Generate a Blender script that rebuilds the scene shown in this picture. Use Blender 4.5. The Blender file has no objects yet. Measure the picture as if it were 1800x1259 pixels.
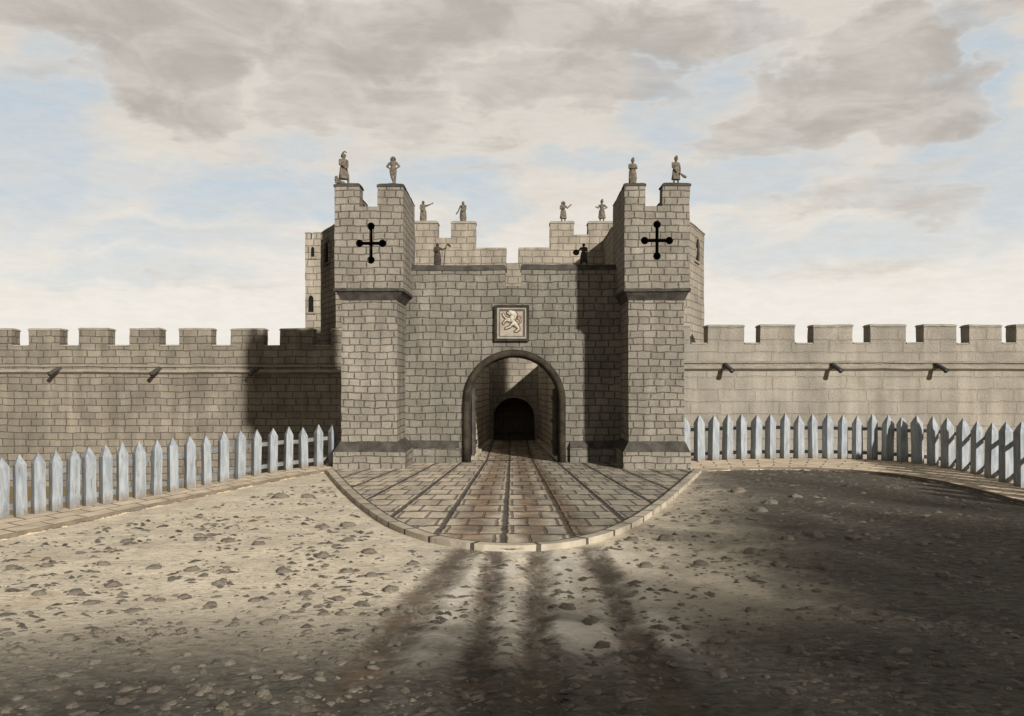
import bpy, bmesh, math, random
import numpy as np
from mathutils import Vector, Matrix, noise as mnoise
R = math.radians
random.seed(11)
sc = bpy.context.scene
COL = sc.collection
PI = math.pi

# ------------------------------------------------------------------ camera
EYE, F = 2.8, 1650.0          # eye height (m), focal length in photo pixels (1800 wide)
HZ = 672.0                    # photo row of the horizon
cam = bpy.data.cameras.new("camera")
cam.sensor_width = 36.0
cam.lens = 36.0 * F / 1800.0
cam.shift_y = (HZ - 629.5) / 1800.0
cam.clip_end = 5000
co = bpy.data.objects.new("camera", cam)
co.location = (0, 0, EYE)
co.rotation_euler = (R(90), 0, 0)
COL.objects.link(co)
sc.camera = co
def PX(u, Y): return (u - 900.0) * Y / F
def PZ(v, Y): return EYE - (v - HZ) * Y / F
def GY(v, z=0.0): return (EYE - z) * F / (v - HZ)
def GP(u, v, z=0.0):
    Y = GY(v, z)
    return (PX(u, Y), Y)

# ------------------------------------------------------------------ tagging
def tag(o, label=None, cat=None, group=None, kind=None):
    if label: o['label'] = label
    if cat: o['category'] = cat
    if group: o['group'] = group
    if kind: o['kind'] = kind
    return o
def empty(name, loc=(0, 0, 0)):
    o = bpy.data.objects.new(name, None)
    o.location = loc
    o.empty_display_size = 0.3
    COL.objects.link(o)
    return o

# ------------------------------------------------------------------ mesh builder
def rough_off(p, amp):
    a = mnoise.noise_vector(p * 1.1)
    b = mnoise.noise_vector(p * 3.7 + Vector((7, 3, 1)))
    c = mnoise.noise_vector(p * 0.33 + Vector((2, 9, 4)))
    return (a * 0.8 + b * 0.6 + c * 0.9) * amp
class MB:
    def __init__(s):
        s.v = []; s.f = []; s.m = []; s.uv = {}
    def quad(s, a, b, c, d, m=0):
        i = len(s.v); s.v += [tuple(a), tuple(b), tuple(c), tuple(d)]
        s.f.append((i, i+1, i+2, i+3)); s.m.append(m)
    def poly(s, pts, m=0):
        i = len(s.v); s.v += [tuple(p) for p in pts]
        s.f.append(tuple(range(i, i+len(pts)))); s.m.append(m)
    def patch(s, a, b, c, d, step, m=0):
        a, b, c, d = map(Vector, (a, b, c, d))
        n = max(1, int(round(max((b-a).length, (c-d).length) / step)))
        k = max(1, int(round(max((d-a).length, (c-b).length) / step)))
        base = len(s.v)
        for j in range(k+1):
            l = a.lerp(d, j/k); r = b.lerp(c, j/k)
            for i in range(n+1): s.v.append(tuple(l.lerp(r, i/n)))
        for j in range(k):
            for i in range(n):
                p = base + j*(n+1) + i
                s.f.append((p, p+1, p+n+2, p+n+1)); s.m.append(m)
    def hexa(s, p, step=0.4, m=0):
        # p: bottom 4 (ccw from front-left) then top 4
        a, b, c, d, e, f, g, h = p
        s.patch(a, b, f, e, step, m); s.patch(b, c, g, f, step, m)
        s.patch(c, d, h, g, step, m); s.patch(d, a, e, h, step, m)
        s.patch(e, f, g, h, step, m); s.patch(d, c, b, a, step, m)
    def box(s, x0, x1, y0, y1, z0, z1, step=0.4, m=0):
        s.hexa([(x0,y0,z0),(x1,y0,z0),(x1,y1,z0),(x0,y1,z0),(x0,y0,z1),(x1,y0,z1),(x1,y1,z1),(x0,y1,z1)], step, m)
    def frust(s, b0, z0, b1, z1, step=0.4, m=0):
        (x0,x1,y0,y1), (X0,X1,Y0,Y1) = b0, b1
        s.hexa([(x0,y0,z0),(x1,y0,z0),(x1,y1,z0),(x0,y1,z0),(X0,Y0,z1),(X1,Y0,z1),(X1,Y1,z1),(X0,Y1,z1)], step, m)
    def tube(s, pts, rad, n=12, m=0, cap=True):
        pts = [Vector(p) for p in pts]
        if not hasattr(rad, '__len__'): rad = [rad]*len(pts)
        base = len(s.v); up = None
        for i, p in enumerate(pts):
            t = (pts[min(i+1, len(pts)-1)] - pts[max(i-1, 0)]).normalized()
            if up is None:
                up = Vector((0, 0, 1)) if abs(t.z) < 0.9 else Vector((0, 1, 0))
            x = t.cross(up)
            if x.length < 1e-5: x = t.cross(Vector((1, 0, 0)))
            x.normalize(); y = x.cross(t).normalized(); up = y
            for k in range(n):
                a = 2*PI*k/n
                s.v.append(tuple(p + (x*math.cos(a) + y*math.sin(a))*rad[i]))
        for i in range(len(pts)-1):
            for k in range(n):
                s.f.append((base+i*n+k, base+i*n+(k+1) % n, base+(i+1)*n+(k+1) % n, base+(i+1)*n+k)); s.m.append(m)
        if cap:
            s.f.append(tuple(base+k for k in range(n))[::-1]); s.m.append(m)
            s.f.append(tuple(base+(len(pts)-1)*n+k for k in range(n))); s.m.append(m)
    def ball(s, c, r, n=10, k=6, m=0, rot=None):
        c = Vector(c)
        if not hasattr(r, '__len__'): r = (r, r, r)
        base = len(s.v)
        def tr(p):
            p = Vector((p[0]*r[0], p[1]*r[1], p[2]*r[2]))
            if rot is not None: p = rot @ p
            return tuple(c + p)
        s.v.append(tr((0, 0, -1)))
        for j in range(1, k):
            t = -PI/2 + PI*j/k
            for i in range(n):
                a = 2*PI*i/n
                s.v.append(tr((math.cos(t)*math.cos(a), math.cos(t)*math.sin(a), math.sin(t))))
        s.v.append(tr((0, 0, 1))); top = len(s.v)-1
        for i in range(n):
            s.f.append((base, base+1+(i+1) % n, base+1+i)); s.m.append(m)
            q = base+1+(k-2)*n
            s.f.append((q+i, q+(i+1) % n, top)); s.m.append(m)
        for j in range(k-2):
            for i in range(n):
                q = base+1+j*n
                s.f.append((q+i, q+(i+1) % n, q+n+(i+1) % n, q+n+i)); s.m.append(m)
    def cone(s, p0, r0, p1, r1, n=10, m=0):      # capsule with different ends
        s.tube([p0, p1], [r0, r1], n, m)
        s.ball(p0, r0, n, 6, m); s.ball(p1, r1, n, 6, m)
    def build(s, name, mats, parent=None, rough=0.0, smooth=False, merge=True, uvf=None):
        if not isinstance(mats, (list, tuple)): mats = [mats]
        me = bpy.data.meshes.new(name)
        v = s.v
        if rough > 0:
            v = [tuple(Vector(p) + rough_off(Vector(p), rough)) for p in v]
        me.from_pydata(v, [], s.f)
        for mt in mats: me.materials.append(mt)
        me.polygons.foreach_set('material_index', s.m)
        if merge:
            bm = bmesh.new(); bm.from_mesh(me)
            bmesh.ops.remove_doubles(bm, verts=bm.verts, dist=1e-4)
            bmesh.ops.recalc_face_normals(bm, faces=bm.faces)
            bm.to_mesh(me); bm.free()
        if uvf:
            ul = me.uv_layers.new(name='UVMap')
            for l in me.loops:
                ul.data[l.index].uv = uvf(me.vertices[l.vertex_index].co)
        if smooth:
            me.polygons.foreach_set('use_smooth', [True]*len(me.polygons))
        me.update()
        o = bpy.data.objects.new(name, me)
        COL.objects.link(o)
        if parent is not None: o.parent = parent
        return o

# ------------------------------------------------------------------ node helper
class NT:
    def __init__(s, tree):
        s.t = tree; s.n = tree.nodes; s.l = tree.links
    def node(s, typ, props=None, **ins):
        n = s.n.new(typ)
        for k, v in (props or {}).items(): setattr(n, k, v)
        for k, v in ins.items():
            s.set(n, k.replace('_', ' '), v)
        return n
    def set(s, n, key, v):
        sock = n.inputs[key]
        if isinstance(v, bpy.types.NodeSocket): s.l.new(v, sock)
        else:
            if sock.type == 'RGBA' and hasattr(v, '__len__') and len(v) == 3: v = (*v, 1)
            sock.default_value = v
    def math(s, op, a, b=None, c=None, clamp=False):
        n = s.n.new('ShaderNodeMath'); n.operation = op; n.use_clamp = clamp
        for i, v in enumerate((a, b, c)):
            if v is None: continue
            if isinstance(v, bpy.types.NodeSocket): s.l.new(v, n.inputs[i])
            else: n.inputs[i].default_value = v
        return n.outputs[0]
    def vmath(s, op, a, b=None, scale=None):
        n = s.n.new('ShaderNodeVectorMath'); n.operation = op
        for i, v in enumerate((a, b)):
            if v is None: continue
            if isinstance(v, bpy.types.NodeSocket): s.l.new(v, n.inputs[i])
            else: n.inputs[i].default_value = v
        if scale is not None:
            if isinstance(scale, bpy.types.NodeSocket): s.l.new(scale, n.inputs['Scale'])
            else: n.inputs['Scale'].default_value = scale
        return n.outputs['Value'] if op in ('LENGTH', 'DOT_PRODUCT', 'DISTANCE') else n.outputs[0]
    def mix(s, fac, a, b, blend='MIX'):
        n = s.n.new('ShaderNodeMix'); n.data_type = 'RGBA'; n.blend_type = blend
        for sock, v in ((n.inputs[0], fac), (n.inputs[6], a), (n.inputs[7], b)):
            if isinstance(v, bpy.types.NodeSocket): s.l.new(v, sock)
            else:
                if hasattr(v, '__len__') and len(v) == 3: v = (*v, 1)
                sock.default_value = v
        return n.outputs[2]
    def ramp(s, x, lo, hi, a=0.0, b=1.0, smooth=True):
        n = s.n.new('ShaderNodeMapRange')
        n.interpolation_type = 'SMOOTHSTEP' if smooth else 'LINEAR'
        n.clamp = True
        s.set(n, 'Value', x)
        n.inputs[1].default_value = lo; n.inputs[2].default_value = hi
        n.inputs[3].default_value = a; n.inputs[4].default_value = b
        return n.outputs[0]
    def noise(s, vec, scale, detail=3, rough=0.55, dist=0.0, col=False):
        n = s.n.new('ShaderNodeTexNoise')
        s.l.new(vec, n.inputs['Vector'])
        n.inputs['Scale'].default_value = scale; n.inputs['Detail'].default_value = detail
        n.inputs['Roughness'].default_value = rough; n.inputs['Distortion'].default_value = dist
        return n.outputs['Color'] if col else n.outputs[0]
    def xyz(s, v):
        n = s.n.new('ShaderNodeSeparateXYZ'); s.l.new(v, n.inputs[0]); return n.outputs
    def comb(s, x, y, z=0.0):
        n = s.n.new('ShaderNodeCombineXYZ')
        for i, v in enumerate((x, y, z)):
            if isinstance(v, bpy.types.NodeSocket): s.l.new(v, n.inputs[i])
            else: n.inputs[i].default_value = v
        return n.outputs[0]
def new_mat(name):
    m = bpy.data.materials.new(name); m.use_nodes = True
    t = NT(m.node_tree); t.n.clear()
    out = t.n.new('ShaderNodeOutputMaterial')
    bs = t.n.new('ShaderNodeBsdfPrincipled')
    t.l.new(bs.outputs[0], out.inputs[0])
    bs.inputs['Roughness'].default_value = 0.92
    bs.inputs['Specular IOR Level'].default_value = 0.15
    return m, t, bs
def bump(t, bs, h, strength=0.5, dist=0.02):
    b = t.node('ShaderNodeBump', Strength=strength, Distance=dist, Height=h)
    t.l.new(b.outputs[0], bs.inputs['Normal'])

def masonry(name, A, B, mortar, bw=0.62, rh=0.31, msize=0.024, line=1.0, wob=0.6, stain=0.22, blob=0.8):
    m, t, bs = new_mat(name)
    tc = t.n.new('ShaderNodeTexCoord'); P = tc.outputs['Object']
    ge = t.n.new('ShaderNodeNewGeometry')
    x, y, z = t.xyz(P)
    nx, ny, nz = t.xyz(ge.outputs['True Normal'])
    side = t.math('GREATER_THAN', t.math('ABSOLUTE', nx), t.math('ABSOLUTE', ny))
    u = t.math('ADD', t.math('MULTIPLY', x, t.math('SUBTRACT', 1.0, side)), t.math('MULTIPLY', y, side))
    base = t.comb(u, z, 0.0)
    n1 = t.noise(P, 0.9, 2, 0.5, 0, True); n2 = t.noise(P, 5.0, 3, 0.6, 0, True)
    d = t.vmath('ADD', t.vmath('SCALE', t.vmath('SUBTRACT', n1, (0.5, 0.5, 0.5)), scale=0.22*wob),
                t.vmath('SCALE', t.vmath('SUBTRACT', n2, (0.5, 0.5, 0.5)), scale=0.11*wob))
    vec = t.vmath('ADD', base, d)
    br = t.node('ShaderNodeTexBrick', {'offset': 0.45, 'offset_frequency': 2, 'squash': 0.8, 'squash_frequency': 3},
                Vector=vec, Color1=A, Color2=B, Mortar=tuple((a+b)/2 for a, b in zip(A, B)),
                Scale=1.0, Mortar_Size=msize, Mortar_Smooth=0.35, Bias=0.0, Brick_Width=bw, Row_Height=rh)
    fac = br.outputs['Fac']
    brk = t.ramp(t.noise(P, 2.6, 4, 0.6), 0.30, 0.52, 0.45, 1.0)
    lf = t.math('MULTIPLY', t.math('MULTIPLY', fac, brk), line)
    # bold upright joints, as open weathered perpends
    b2 = t.node('ShaderNodeTexBrick', {'offset': 0.45, 'offset_frequency': 2, 'squash': 0.8, 'squash_frequency': 3},
                Vector=vec, Scale=1.0, Mortar_Size=msize*1.9, Mortar_Smooth=0.5, Bias=0.0, Brick_Width=bw, Row_Height=rh)
    vx, vy, vz = t.xyz(vec)
    mid = t.ramp(t.math('ABSOLUTE', t.math('SUBTRACT', t.math('FRACT', t.math('DIVIDE', t.math('ADD', vy, rh*200), rh)), 0.5)), 0.34, 0.2)
    pb = t.math('MULTIPLY', t.math('MULTIPLY', b2.outputs['Fac'], mid), t.ramp(t.noise(P, 4.3, 3, 0.6), 0.36, 0.56, 0.0, blob))
    lf = t.math('MAXIMUM', lf, pb)
    colr = t.mix(lf, br.outputs['Color'], mortar)
    # weathering: broad lichen and soot, fine speckle, rain streaks
    w1 = t.ramp(t.noise(P, 0.55, 4, 0.6, 0.4), 0.3, 0.72, 1.0-stain, 1.0+stain*0.45)
    sp = t.ramp(t.noise(P, 26.0, 3, 0.7), 0.3, 0.75, 0.80, 1.16)
    stv = t.vmath('MULTIPLY', P, (2.2, 2.2, 0.22))
    w2 = t.ramp(t.noise(stv, 1.0, 4, 0.6), 0.35, 0.7, 1.0-stain*0.75, 1.0+stain*0.4)
    k = t.math('MULTIPLY', t.math('MULTIPLY', w1, sp), w2)
    kk = t.comb(k, k, k)
    colr = t.mix(1.0, colr, kk, 'MULTIPLY')
    warm = t.ramp(t.noise(P, 1.7, 3, 0.6), 0.55, 0.8, 0.0, 0.35)
    colr = t.mix(warm, colr, t.mix(1.0, colr, (1.12, 0.95, 0.78), 'MULTIPLY'))
    t.l.new(colr, bs.inputs['Base Color'])
    h = t.math('ADD', t.math('MULTIPLY', t.math('SUBTRACT', 1.0, fac), 1.0), t.math('MULTIPLY', t.noise(P, 11.0, 5, 0.7), 0.7))
    bump(t, bs, h, 0.95, 0.04)
    return m
def plain(name, A, B, scale=6.0, rough=0.9, bs_=0.4, bd=0.01, stretch=(1, 1, 1), fine=30.0):
    m, t, bs = new_mat(name)
    tc = t.n.new('ShaderNodeTexCoord')
    P = t.vmath('MULTIPLY', tc.outputs['Object'], stretch)
    f = t.ramp(t.noise(P, scale, 5, 0.65, 0.3), 0.3, 0.7)
    c = t.mix(f, A, B)
    g = t.ramp(t.noise(P, fine, 3, 0.7), 0.25, 0.75, 0.8, 1.15)
    c = t.mix(1.0, c, t.comb(g, g, g), 'MULTIPLY')
    t.l.new(c, bs.inputs['Base Color'])
    bs.inputs['Roughness'].default_value = rough
    bump(t, bs, t.noise(P, fine*0.5, 5, 0.7), bs_, bd)
    return m

M = {}
M['tower'] = masonry('tower_stone', (0.245, 0.222, 0.184), (0.315, 0.285, 0.236), (0.11, 0.099, 0.082), 0.42, 0.222, 0.017)
M['front'] = masonry('front_stone', (0.20, 0.183, 0.153), (0.265, 0.243, 0.204), (0.09, 0.082, 0.07), 0.44, 0.25, 0.017)
M['curtain'] = masonry('curtain_stone', (0.23, 0.205, 0.165), (0.30, 0.265, 0.213), (0.12, 0.105, 0.083), 0.64, 0.30, 0.018)
M['render'] = masonry('lime_rendered_stone', (0.335, 0.305, 0.256), (0.345, 0.314, 0.264), (0.25, 0.228, 0.19), 1.5, 0.5, 0.03, 0.10, 0.8, 0.2, 0.0)
M['inner'] = masonry('inner_stone', (0.33, 0.29, 0.235), (0.385, 0.34, 0.275), (0.20, 0.175, 0.14), 0.60, 0.31, 0.02, 0.85)
M['court'] = masonry('passage_stone', (0.62, 0.555, 0.455), (0.70, 0.63, 0.52), (0.19, 0.15, 0.12), 0.52, 0.25, 0.02)
M['coping'] = plain('coping_stone', (0.10, 0.092, 0.08), (0.17, 0.155, 0.13), 3.0, 0.9, 0.5, 0.015)
M['dark'] = plain('dark_stone_and_shadow', (0.045, 0.041, 0.036), (0.095, 0.086, 0.074), 3.0, 0.9, 0.5, 0.015)  # dark stone; on the corbel its tone also stands in for shadow
M['coping_pale'] = plain('pale_coping_stone', (0.26, 0.235, 0.195), (0.37, 0.335, 0.28), 3.0, 0.9, 0.5, 0.015)
M['string'] = plain('string_course_stone', (0.22, 0.195, 0.155), (0.30, 0.27, 0.22), 2.0, 0.9, 0.5, 0.015)
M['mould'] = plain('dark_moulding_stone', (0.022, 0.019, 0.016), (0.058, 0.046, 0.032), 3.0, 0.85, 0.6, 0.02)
M['void'] = plain('black_for_unlit_inside', (0.008, 0.008, 0.008), (0.014, 0.013, 0.012), 3.0)  # flat black stands for the darkness inside loops and windows
M['oak'] = plain('old_oak', (0.05, 0.042, 0.034), (0.11, 0.09, 0.07), 5.0, 0.8, 0.6, 0.01, (6, 6, 0.6))
M['paint'] = plain('weathered_blue_white_paint', (0.34, 0.375, 0.41), (0.48, 0.51, 0.53), 4.0, 0.7, 0.5, 0.008, (3, 3, 0.7))
def weathered_paint(name, A, B):
    m, t, bs = new_mat(name)
    tc = t.n.new('ShaderNodeTexCoord'); P = tc.outputs['Object']; x, y, z = t.xyz(P)
    c = t.mix(t.ramp(t.noise(t.vmath('MULTIPLY', P, (5, 5, .9)), 2.0, 5, 0.65, .3), 0.35, 0.65), A, B)
    bare = t.ramp(t.noise(t.vmath('MULTIPLY', P, (7, 7, 1.2)), 2.2, 5, 0.7, .6), 0.60, 0.68, 0.0, 0.8)
    c = t.mix(bare, c, (0.17, 0.15, 0.125))
    mud = t.ramp(t.math('ADD', z, t.math('MULTIPLY', t.noise(P, 6, 4, 0.7), 0.5)), 0.62, 0.30, 0.0, 0.75)
    c = t.mix(mud, c, (0.20, 0.165, 0.12))
    t.l.new(c, bs.inputs['Base Color']); bs.inputs['Roughness'].default_value = 0.8
    bump(t, bs, t.math('ADD', t.noise(t.vmath('MULTIPLY', P, (14, 14, 1)), 3, 5, 0.7), t.math('MULTIPLY', bare, -0.5)), 0.6, 0.01)
    return m
M['paint'] = weathered_paint('weathered_blue_white_paint', (0.24, 0.268, 0.295), (0.38, 0.405, 0.425))
M['rail'] = plain('rail_paint', (0.20, 0.21, 0.215), (0.32, 0.32, 0.315), 5.0, 0.75, 0.5, 0.008)
M['lead'] = plain('lead_spout', (0.05, 0.047, 0.045), (0.10, 0.09, 0.08), 6.0, 0.6, 0.4, 0.008)
M['statue'] = plain('statue_stone', (0.085, 0.07, 0.052), (0.20, 0.17, 0.13), 9.0, 0.95, 0.7, 0.01)
M['statue_dark'] = plain('dark_statue_stone', (0.035, 0.031, 0.028), (0.085, 0.068, 0.052), 9.0, 0.95, 0.7, 0.01)
M['panel'] = plain('carved_panel_stone', (0.30, 0.268, 0.22), (0.38, 0.34, 0.28), 5.0, 0.9, 0.4, 0.01)
M['lion'] = plain('white_carved_stone', (0.42, 0.385, 0.33), (0.54, 0.50, 0.43), 8.0, 0.85, 0.4, 0.008)
M['ochre'] = plain('ochre_outline', (0.12, 0.072, 0.042), (0.18, 0.11, 0.065), 8.0, 0.9, 0.3, 0.006)
M['kerb'] = plain('kerb_stone', (0.42, 0.37, 0.30), (0.62, 0.56, 0.46), 1.4, 0.9, 0.6, 0.02)
M['stone'] = plain('field_stone', (0.10, 0.088, 0.072), (0.26, 0.23, 0.185), 10.0, 0.92, 0.7, 0.012)
M['pebble'] = plain('pebble_stone', (0.07, 0.062, 0.05), (0.25, 0.22, 0.175), 3.0, 0.95, 0.3, 0.006)
M['leaf'] = plain('shade_tree_foliage', (0.045, 0.06, 0.022), (0.08, 0.095, 0.035), 1.0, 0.7, 0.1, 0.005)
M['shade_tree_bark'] = plain('shade_tree_bark', (0.05, 0.042, 0.032), (0.10, 0.085, 0.065), 4.0, 0.9, 0.8, 0.02, (3, 3, 0.6))

# ------------------------------------------------------------------ light: low sun from the right behind the viewer, clouded sky
AZ, EL = R(28.5), R(20.5)
S = Vector((math.sin(AZ)*math.cos(EL), -math.cos(AZ)*math.cos(EL), math.sin(EL)))
sun = bpy.data.lights.new('sun', 'SUN'); sun.energy = 5.0; sun.angle = R(1.8); sun.color = (1.0, 0.945, 0.865)
so = bpy.data.objects.new('sun', sun); so.rotation_euler = S.to_track_quat('Z', 'Y').to_euler(); so.location = S*80
COL.objects.link(so)
sc.view_settings.view_transform = 'Standard'; sc.view_settings.look = 'None'
sc.view_settings.exposure = 0.0; sc.view_settings.gamma = 1.0

w = bpy.data.worlds.new('World'); sc.world = w; w.use_nodes = True
t = NT(w.node_tree); t.n.clear()
wo = t.n.new('ShaderNodeOutputWorld'); bg = t.n.new('ShaderNodeBackground'); t.l.new(bg.outputs[0], wo.inputs[0])
tc = t.n.new('ShaderNodeTexCoord'); D = tc.outputs['Generated']
dx, dy, dz = t.xyz(D)
sky = t.node('ShaderNodeTexSky', {'sky_type': 'NISHITA', 'sun_disc': False, 'sun_elevation': EL, 'sun_rotation': math.atan2(S.x, S.y)})
az = t.math('ARCTAN2', dx, dy); el = t.math('ARCTAN2', dz, t.math('SQRT', t.math('ADD', t.math('MULTIPLY', dx, dx), t.math('MULTIPLY', dy, dy))))
P0 = t.comb(az, el, 0.0)
# softly feathered cloud edges: two scales of warp, drawn out along the wind
wA = t.noise(t.vmath('MULTIPLY', P0, (7, 12, 1)), 1.0, 4, 0.6, 0.0, True)
wB = t.noise(t.vmath('MULTIPLY', P0, (26, 60, 1)), 1.0, 4, 0.65, 0.0, True)
Pw = t.vmath('ADD', P0, t.vmath('ADD', t.vmath('MULTIPLY', t.vmath('SUBTRACT', wA, (.5, .5, .5)), (0.20, 0.10, 0)),
                                t.vmath('MULTIPLY', t.vmath('SUBTRACT', wB, (.5, .5, .5)), (0.05, 0.022, 0))))
def blobs(lst):
    acc = None
    for (u, v, ru, rv, k) in lst:
        a = math.atan((u-900)/F); e = math.atan((HZ-v)/F*math.cos(a))
        q = t.vmath('MULTIPLY', t.vmath('SUBTRACT', Pw, (a, e, 0)), (F/ru, F/rv, 0))
        g = t.ramp(t.vmath('LENGTH', q), 1.3, 0.45, 0.0, k)
        acc = g if acc is None else t.math('MAXIMUM', acc, g)
    return acc
grey = blobs([(300, 120, 150, 90, 1.0), (230, 20, 330, 60, .85), (620, 60, 330, 70, .75), (900, 40, 380, 60, .9), (1010, 150, 260, 55, .6),
              (760, 225, 230, 30, .35), (1540, 80, 130, 85, 1.0), (1600, 190, 130, 75, .95), (1440, 170, 110, 90, .85), (1360, 235, 150, 40, .6),
              (640, 170, 200, 60, .55), (1150, 60, 260, 50, .7), (1520, 330, 240, 45, .35), (420, 250, 120, 40, .3), (1640, 370, 130, 40, .4), (60, 120, 120, 40, .3), (330, 505, 200, 22, .28), (1480, 480, 220, 24, .28), (880, 300, 160, 24, .25), (1760, 20, 120, 30, .5)])
blue = blobs([(70, 190, 110, 75, .9), (110, 90, 80, 50, .5), (430, 330, 170, 60, .85), (600, 345, 90, 50, .8), (780, 310, 130, 55, .85), (840, 370, 80, 50, .7),
              (1220, 130, 150, 60, .8), (1180, 210, 120, 35, .75), (1720, 130, 90, 130, .9), (1700, 270, 110, 50, .8), (1050, 270, 150, 25, .6), (330, 420, 200, 40, .6), (700, 430, 140, 40, .4),
              (40, 290, 140, 110, .75), (180, 300, 120, 50, .5), (520, 250, 110, 40, .55), (1290, 300, 190, 45, .7), (1500, 430, 220, 40, .55), (1640, 330, 160, 40, .6), (1770, 330, 90, 120, .7), (1300, 430, 100, 60, .5), (250, 480, 220, 30, .5), (1330, 60, 60, 50, .4)])
strk = t.noise(t.vmath('MULTIPLY', P0, (9, 42, 1)), 1.0, 5, 0.65, 0.5)
strk2 = t.noise(t.vmath('MULTIPLY', P0, (40, 150, 1)), 1.0, 4, 0.65, 0.3)
nish = t.mix(1.0, sky.outputs[0], (0.10, 0.10, 0.10), 'MULTIPLY')
cream = t.mix(t.ramp(el, 0.03, 0.34), (0.885, 0.84, 0.77), (0.69, 0.65, 0.59))
cream = t.mix(t.math('MULTIPLY', t.ramp(strk, 0.42, 0.70, 0.0, 0.5), t.ramp(el, 0.04, 0.2, 0.25, 1.0)), cream, (0.70, 0.64, 0.575))
bluec = t.mix(0.9, nish, (0.55, 0.635, 0.705))
bfac = t.math('MULTIPLY', blue, t.ramp(strk, 0.36, 0.60, 1.0, 0.7))
c = t.mix(bfac, cream, bluec)
gcol = t.mix(t.ramp(t.noise(t.vmath('MULTIPLY', P0, (10, 22, 1)), 1.0, 5, 0.6, 0.6), 0.35, 0.68), (0.465, 0.427, 0.39), (0.63, 0.583, 0.535))
gf = t.ramp(t.math('ADD', grey, t.math('MULTIPLY', t.math('SUBTRACT', strk, 0.5), 0.9)), 0.10, 0.78, 0.0, 0.92)
c = t.mix(t.math('MULTIPLY', t.ramp(gf, 0.02, 0.16), t.ramp(gf, 0.42, 0.2, 0.0, 0.18)), c, (0.875, 0.825, 0.745))
c = t.mix(gf, c, gcol)
vv = t.ramp(strk2, 0.3, 0.7, 0.975, 1.025)
c = t.mix(1.0, c, t.comb(vv, vv, vv), 'MULTIPLY')
# open bright sky in front; brightness of the unseen sky shaped for its light
front = t.ramp(dy, 0.30, 0.80, 0.0, 1.0)
low = t.ramp(el, 1.45, 0.40, 0.28, 1.0)
right = t.math('MULTIPLY', t.ramp(dx, 0.35, 0.85, 0.0, 1.0), t.ramp(dy, -0.75, -0.1))
back = t.ramp(dy, -0.2, -0.8, 0.0, 0.42)
k = t.math('ADD', t.math('MULTIPLY_ADD', t.math('MULTIPLY', t.math('MAXIMUM', front, right), low), 0.85, 0.15), back)
c = t.mix(1.0, c, t.comb(k, k, k), 'MULTIPLY')
t.l.new(c, bg.inputs['Color']); bg.inputs['Strength'].default_value = 1.0

# ------------------------------------------------------------------ ground plan
LF_px = [(2,912,804),(41,905,798),(68,902,796),(96,898,792),(127,893,790),(157,888,786),(184,885,782),(215,880,778),(244,875,776),(271,870,773),(302,865,770),
         (334,858,767),(362,852,765),(389,847,759),(420,841,757),(450,836,755),(477,831,753),(505,826,750),(535,822,751),(559,819,746),(585,817,745)]
RF_px = [(1205,811,732),(1222,811,730),(1250,809,730),(1275,808,728),(1303,806,727),(1331,805,729),(1354,805,727),(1378,805,726),(1404,805,729),(1429,805,727),(1453,805,727),(1481,806,729),
         (1507,806,730),(1535,807,727),(1560,808,729),(1589,810,731),(1616,812,729),(1646,816,730),(1673,820,733),(1701,827,735),(1724,832,740),(1748,838,742),(1773,846,741),(1797,855,741)]
PATH_Z = 0.09
def fence_pts(lst):
    out = []
    for u, vb, vt in lst:
        Y = GY(vb, PATH_Z); out.append((PX(u, Y), Y, PZ(vt, Y)-PATH_Z))
    return out
LF, RF = fence_pts(LF_px), fence_pts(RF_px)
def smooth_pts(L, n=2):
    L = [list(p) for p in L]
    for _ in range(n):
        Q = [p[:] for p in L]
        for i in range(1, len(L)-1):
            for k in range(3): Q[i][k] = (L[i-1][k]+2*L[i][k]+L[i+1][k])/4 if k < 2 else L[i][k]
        L = Q
    return L
LF, RF = smooth_pts(LF, 4), smooth_pts(RF, 12)
# carry both fences on, outside the picture
d = Vector((LF[0][0]-LF[3][0], LF[0][1]-LF[3][1])).normalized()
LF = [[LF[0][0]+d.x*0.75*k, LF[0][1]+d.y*0.75*k, 1.27] for k in range(8, 0, -1)] + LF
RFx = [[13.65, 24.0, 1.7], [13.5, 22.9, 1.7], [13.25, 21.8, 1.7], [12.95, 20.7, 1.7], [12.6, 19.7, 1.7]]
RF = RF + RFx
def poly_sd(px, py, pts):
    n = len(pts); dmin = np.full(px.shape, 1e9); inside = np.zeros(px.shape, bool)
    for i in range(n):
        x0, y0 = pts[i]; x1, y1 = pts[(i+1) % n]
        ex, ey = x1-x0, y1-y0; L2 = ex*ex+ey*ey+1e-12
        tt = np.clip(((px-x0)*ex+(py-y0)*ey)/L2, 0, 1)
        dmin = np.minimum(dmin, np.hypot(px-x0-tt*ex, py-y0-tt*ey))
        cnd = ((y0 > py) != (y1 > py)) & (px < (x1-x0)*(py-y0)/(y1-y0+1e-12)+x0)
        inside ^= cnd
    return np.where(inside, dmin, -dmin)
court_poly = [(-400, -400), (-400, 2), (-24, 3)] + [(p[0], p[1]) for p in LF] + [(-5.9, 33), (-5.2, 34), (-5.2, 60), (5.2, 60), (5.2, 34), (6.0, 33.4)] + \
             [(p[0], p[1]) for p in RF[1:]] + [(13, 14), (24, 3), (400, 2), (400, -400)]
def sstep(x, a, b):
    q = np.clip((x-a)/(b-a), 0, 1); return q*q*(3-2*q)
TRACKS = [(0.094, -2.30, .34), (0.008, -.42, .22), (0.026, 0.01, .24), (-0.014, 1.51, .27)]   # x = a + b*y  (b, a, half width)
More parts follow.
